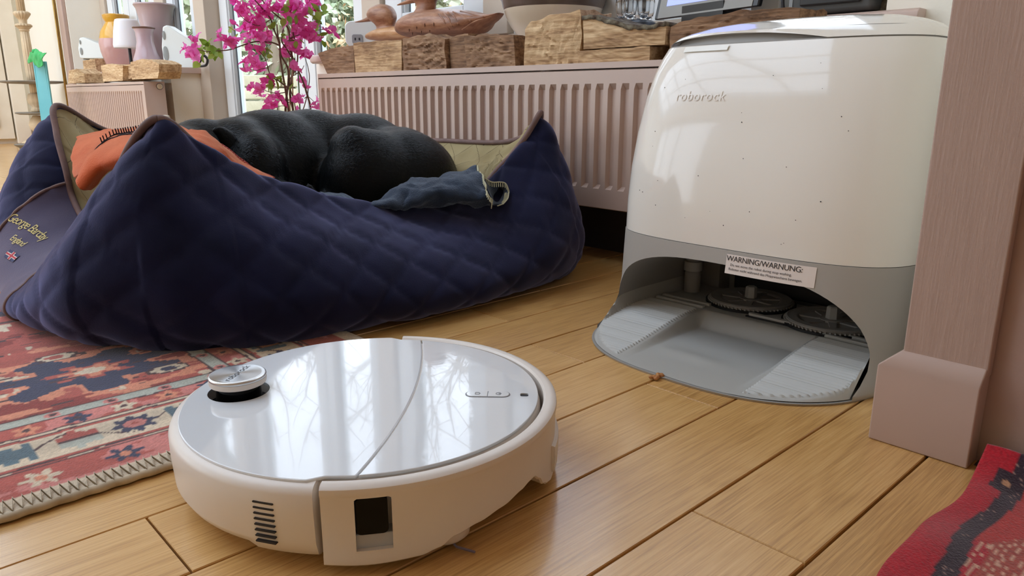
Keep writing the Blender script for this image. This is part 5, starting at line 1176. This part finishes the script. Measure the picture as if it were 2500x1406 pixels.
for q_ in ([(1070, 34), (1084, 50), (1098, 72)], [(1082, 32), (1096, 46), (1104, 64)], [(1094, 30), (1110, 42), (1120, 60)], [(1106, 29), (1126, 38), (1150, 52)], [(1124, 28), (1150, 34), (1182, 42)], [(1128, 72), (1160, 52), (1200, 40)]):
    hp = [bv.ray_cast(Vector((0, 0, H)), _ray(x, y).normalized())[0] for x, y in q_]
    if all(h_ is not None for h_ in hp): MB().tube(spl(hp, 5), .0026, 6).build('raised_feather', MDW_, dk2, smooth=True)
wp = thing('smart_plug', 'rounded white plug-shaped gadget with a grey socket face beside the small duck', 'gadget', tuple(onX(885, 105, 1.5)))
c = onX(884, 84, 1.5); s = 1/ppm(c); ux = Vector((RT.x, RT.y, 0)).normalized(); fx = Vector((-FW.x, -FW.y, 0)).normalized()
def face_tf(c): return lambda q: c+ux*q[1]+Vector((0, 0, q[2]))+fx*q[0]
MB().prism(rrect(39*s, 30*s, 17*s), -.02, .02, 'x').build('case', MSP, wp, tf=face_tf(c), bevel=.004, seg=3)
c2 = c-ux*9*s-Vector((0, 0, 12*s)); MB().prism(rrect(13*s, 11*s, 5*s), .018, .023, 'x').build('socket_face', mat('socket_grey', C(150, 152, 154), .5), wp, tf=face_tf(c2), bevel=.001)
for q_ in (-5, 5): MB().prism(rrect(1.6*s, 3*s, 1*s, q_*s), .022, .0236, 'x').build('socket_slot', MDK, wp, tf=face_tf(c2))
MB().prism(rrect(25*s, 8*s, 4*s), -.025, .025, 'x').build('foot', MSP, wp, tf=face_tf(c-Vector((0, 0, c.z-SZ-8*s))))
cp = Vector((1.47, onX(1350, 60, 1.47).y, SZ)); s = 1/ppm(cp)
pt = thing('ceramic_planter', 'big cream glazed bowl planter with a dark brown band below its rim', 'planter', tuple(cp))
MGL = mat('cream_glaze', C(206, 194, 172), .18, C(226, 218, 204), 5, coat=.6); MGD = mat('dark_glaze', C(74, 60, 54), .3, C(110, 98, 90), 12, coat=.5)
MB().lathe([(0, 0), (.080, 0), (.088, .01), (.108, .035), (.122, .06), (.127, .078)], tuple(cp), 56).build('bowl', MGL, pt, smooth='auto')
MB().lathe([(.127, .078), (.131, .086), (.134, .100), (.138, .104), (.138, .118), (.128, .118), (.118, .09), (0, .06)], tuple(cp), 56).build('rim_band', MGD, pt, smooth='auto')
MB().lathe([(0, .10), (.124, .105), (0, .112)], tuple(cp), 30).build('compost', mat('compost', C(60, 44, 34), .95), pt)
# clear glass votives on a dark tray
gt = thing('glass_lantern', 'cluster of clear glass cups on a dark round base beside the screen', 'lantern', tuple(Vector((1.44, onX(1550, 45, 1.44).y, SZ))))
gc = Vector(gt['_w']); s = 1/ppm(gc); MCG = mat('clear_glass', (1, 1, 1, 1), .0, trans=1, ior=1.45)
MB().lathe([(0, .0), (.050, .0), (.053, .008), (.050, .024), (.040, .030), (0, .031)], tuple(gc), 40).build('base', mat('gunmetal', C(70, 74, 84), .3, metal=.7), gt, smooth='auto')
for k in range(6):
    a = k*pi/3+.3; q = gc+Vector((.030*cos(a), .030*sin(a), .0312))
    MB().lathe([(0, 0), (.006, 0), (.010, .006), (.014, .018), (.015, .034), (.0135, .06), (.0125, .06), (.0138, .034), (.0128, .018), (.009, .008), (0, .004)], tuple(q), 20).build('glass_cup', MCG, gt, smooth=True)
# screen
A_ = onX(1596, 60, 1.40); B_ = onX(1850, 10, 1.33)
ux2 = Vector((B_.x-A_.x, B_.y-A_.y, 0)).normalized(); fx2 = Vector((-ux2.y, ux2.x, 0)); fx2 = fx2 if fx2.dot(FW) < 0 else -fx2
W_ = (Vector((B_.x, B_.y, 0))-Vector((A_.x, A_.y, 0))).length; up2 = (Vector((0, 0, 1))-fx2*.22).normalized()
tl = thing('display_screen', 'tilted grey display with a black edge and a blue-violet picture', 'screen', (A_.x, A_.y, SZ))
b0 = Vector((A_.x, A_.y, SZ+.0235)); tsc = lambda q: b0+ux2*q[1]+up2*q[2]+fx2*q[0]
scs = MB().box(-.012, 0, 0, W_, 0, .17).build('case', mat('screen_black', C(20, 20, 24), .3), tl, tf=tsc, bevel=.003)
MB().box(-.001, .0012, .012, W_-.014, .002, .163).build('bezel', mat('screen_grey', C(150, 150, 146), .5), scs, tf=tsc)
MB().box(.001, .0018, .035, W_-.05, .026, .150).build('picture', mat('lit_picture', C(132, 144, 230), .4, emit=.55), scs, tf=tsc)
MB().box(-.05, .0, W_*.3, W_*.7, -.024, .02).build('stand', mat('screen_black', C(20, 20, 24), .3), tl, tf=lambda q: b0+ux2*q[1]+Vector((0, 0, q[2]))+fx2*q[0])
mt = thing('grey_device_box', 'dark grey moulded box with cable at the right of the near sill', 'device', (1.40, .72, SZ))
ya, yb = onX(2125, 30, 1.36).y, onX(1925, 30, 1.36).y
MB().box(1.365, 1.52, ya, yb, SZ+.006, SZ+.07).build('case', mat('case_grey', C(66, 66, 66), .5, C(84, 84, 82), 6), mt, bevel=.008)
MB().box(1.358, 1.366, ya+.02, yb-.02, SZ+.02, SZ+.05).build('front_lip', mat('case_dark', C(44, 44, 44), .4), mt, bevel=.003)
for k in (.02, .10): MB().lathe([(0, 0), (.008, 0), (.008, .006), (0, .006)], (1.39, ya+k, SZ), 14).build('rubber_foot', MDK, mt)
MB().tube(spl([(1.37, yb+.002, SZ+.075), (1.36, yb+.012, SZ+.05), (1.358, yb+.010, SZ+.02), (1.36, yb-.0, SZ+.004)], 6), .003, 6).build('lead', MDK, mt, smooth=True)
yb2 = onX(1880, 15, 1.42).y; tag(MB().box(1.40, 1.44, yb2-.03, yb2+.03, SZ, SZ+.06).build('white_box', mat('white_card', C(214, 222, 226), .5), None, bevel=.003), 'small white box between the screen and the dark grey device', 'box')
# ------------------------------------------------------------------ far corner: tiered column stand, pole, turquoise strip
MCO = mat('carved_cream_wood', C(196, 172, 138), .7, C(220, 200, 168), 12, bump=.3, bs=60); MTR = mat('grey_lead_tray', C(126, 122, 114), .6, C(150, 146, 138), 10)
cb_ = Vector((1.165, 5.88, 0)); cs = thing('tiered_column_stand', 'carved cream fluted column stand with round grey trays in the far corner', 'stand', tuple(cb_))
MB().lathe([(0, 0), (.13, 0), (.13, .02), (.155, .035), (.158, .043), (.12, .048), (0, .05)], tuple(cb_), 48).build('base_tray', MTR, cs, smooth='auto')
MB().lathe([(0, .05), (.115, .05), (.10, .062), (.07, .072), (.04, .085), (.03, .095), (.035, .105), (.028, .115), (.05, .14), (.058, .165), (.048, .195), (.030, .222), (.026, .228)], tuple(cb_), 40).build('baluster', MCO, cs, smooth='auto')
MB().lathe([(0, .23), (.10, .234), (.122, .24), (.125, .247), (.115, .25), (0, .247)], tuple(cb_), 48).build('tray', MTR, cs, smooth='auto')
MB().lathe([(.026, .25), (.034, .262), (.024, .275), (.022, .285), (.040, .305), (.044, .33), (.036, .36), (.028, .37)], tuple(cb_), 40, flute=.08, nf=10).build('acanthus_cup', MCO, cs, smooth=True)
MB().lathe([(.020, .36), (.020, .455)], tuple(cb_), 40, flute=.12, nf=10).build('short_shaft', MCO, cs, smooth=True)
MB().lathe([(0, .428), (.14, .432), (.182, .438), (.188, .446), (.176, .450), (0, .446)], tuple(cb_), 56).build('tray', MTR, cs, smooth='auto')
MB().lathe([(.0245, .45), (.0265, .50), (.026, .66), (.0235, .760)], tuple(cb_), 60, flute=.14, nf=12).build('fluted_shaft', MCO, cs, smooth=True)
MB().lathe([(.0235, .758), (.030, .765), (.028, .772), (.040, .782), (.046, .795), (.036, .803), (.024, .806), (.023, .812), (.024, .83), (.030, .840), (.028, .845)], tuple(cb_), 60).build('turned_collar', MCO, cs, smooth='auto')
MB().lathe([(.024, .806), (.044, .788), (.047, .797), (.038, .806)], tuple(cb_), 60, flute=.16, nf=16).build('bead_ring', MCO, cs, smooth=True)
MB().lathe([(.024, .832), (.044, .862), (.047, .872), (.036, .882), (.026, .884)], tuple(cb_), 60, flute=.16, nf=16).build('bead_ring', MCO, cs, smooth=True)
MB().lathe([(.0225, .880), (.0235, 1.15)], tuple(cb_), 60, flute=.14, nf=12).build('fluted_shaft', MCO, cs, smooth=True)
MBS = mat('aged_brass', C(150, 120, 66), .35, C(176, 146, 84), 20, metal=.9)
po = onX(146, 100, 1.335); bp_ = thing('brass_pole', 'slim brass pole standing against the wall beside the bay window', 'pole', (po.x, po.y, 0))
MB().lathe([(0, .245), (.0085, .245), (.0085, 1.6), (0, 1.6)], (po.x, po.y, 0), 16).build('pole', MBS, bp_, smooth=True)
MB().lathe([(0, 0), (.014, 0), (.016, .08), (.014, .20), (.0095, .26), (0, .26)], (po.x, po.y, 0), 16).build('brush_end', MDK, bp_, smooth='auto')
MB().lathe([(0, 0), (.006, 0), (.006, 1.6), (0, 1.6)], (po.x-.018, po.y-.05, 0), 12).build('second_rod', MBS, bp_, smooth=True)
MTQ = mat('turquoise_paint', C(98, 180, 190), .45, C(120, 196, 204), 5)
tqb = Vector((1.02, 5.05, 0)); tqt = onX(97, 150, 1.03); s = 1/ppm(tqt)
tb = onX(116, 300, 1.02); tq = thing('turquoise_strip', 'tall folded turquoise strip with a green ribbon tied at its top', 'strip', (tb.x, tb.y, 0))
tb2 = Vector((tb.x+.0, tb.y-.02, 0)); wv_ = 15*s
def seg(dx, wd, nm):
    a = tb2+ux*dx; b_ = tqt+ux*dx; M_ = MB()
    M_.add([a-ux*wd-fx*.006, a+ux*wd-fx*.006, a+ux*wd+fx*.006, a-ux*wd+fx*.006, b_-ux*wd*.8-fx*.006, b_+ux*wd*.8-fx*.006, b_+ux*wd*.8+fx*.006, b_-ux*wd*.8+fx*.006], [(0, 3, 2, 1), (4, 5, 6, 7), (0, 1, 5, 4), (1, 2, 6, 5), (2, 3, 7, 6), (3, 0, 4, 7)])
    M_.build(nm, MTQ, tq, bevel=.002)
seg(0, wv_, 'strip'); seg(-wv_*.95, 2.2*s, 'raised_edge'); seg(wv_*.95, 2.2*s, 'raised_edge')
GR = mat('green_ribbon', C(36, 160, 84), .5, C(60, 186, 104), 20); rb_ = thing('green_ribbon', 'bright green ribbon bow draped over the turquoise strip', 'ribbon', tuple(tqt))
def P3(x, y, d=0): return onX(x, y, 1.03)+fx*d
for rows in ([[P3(88, 124, .03), P3(98, 120, .035), P3(108, 128, .03), P3(120, 130, .02)], [P3(90, 136, .045), P3(97, 134, .05), P3(104, 140, .045), P3(114, 140, .03)], [P3(92, 152, .04), P3(98, 158, .045), P3(106, 162, .04), P3(112, 150, .03)], [P3(94, 156, .035), P3(102, 162, .04), P3(110, 165, .035), P3(113, 160, .03)]],
             [[P3(90, 126, .03), P3(86, 128, .035), P3(80, 134, .03)], [P3(90, 140, .035), P3(84, 142, .04), P3(76, 148, .03)], [P3(88, 150, .03), P3(82, 154, .035), P3(77, 156, .03)]]):
    MB().grid(sheet(rows, wr=.004, sd=1, sc=30)).build('ribbon_tail', GR, rb_, smooth=True, fix=False, solid=.003)
MB().lathe([(0, -.012), (.012, -.008), (.014, 0), (.012, .008), (0, .012)], tuple(P3(94, 126, .035)), 12).build('knot', GR, rb_, smooth=True)
# ------------------------------------------------------------------ small debris on the boards
cr = onZ(1603, 921, .003); R = random.Random(2); c_ = thing('crumb_cluster', 'small golden crumb lying at the front lip of the dock', 'crumb', tuple(cr))
blob('crumb', [((cr.x+R.gauss(0, .004), cr.y+R.gauss(0, .003), .003+R.random()*.002), (.0035, .0028, .0025)) for _ in range(9)], .0009, mat('crumb_amber', C(190, 140, 84), .7, C(150, 90, 50), 300), c_, 1)
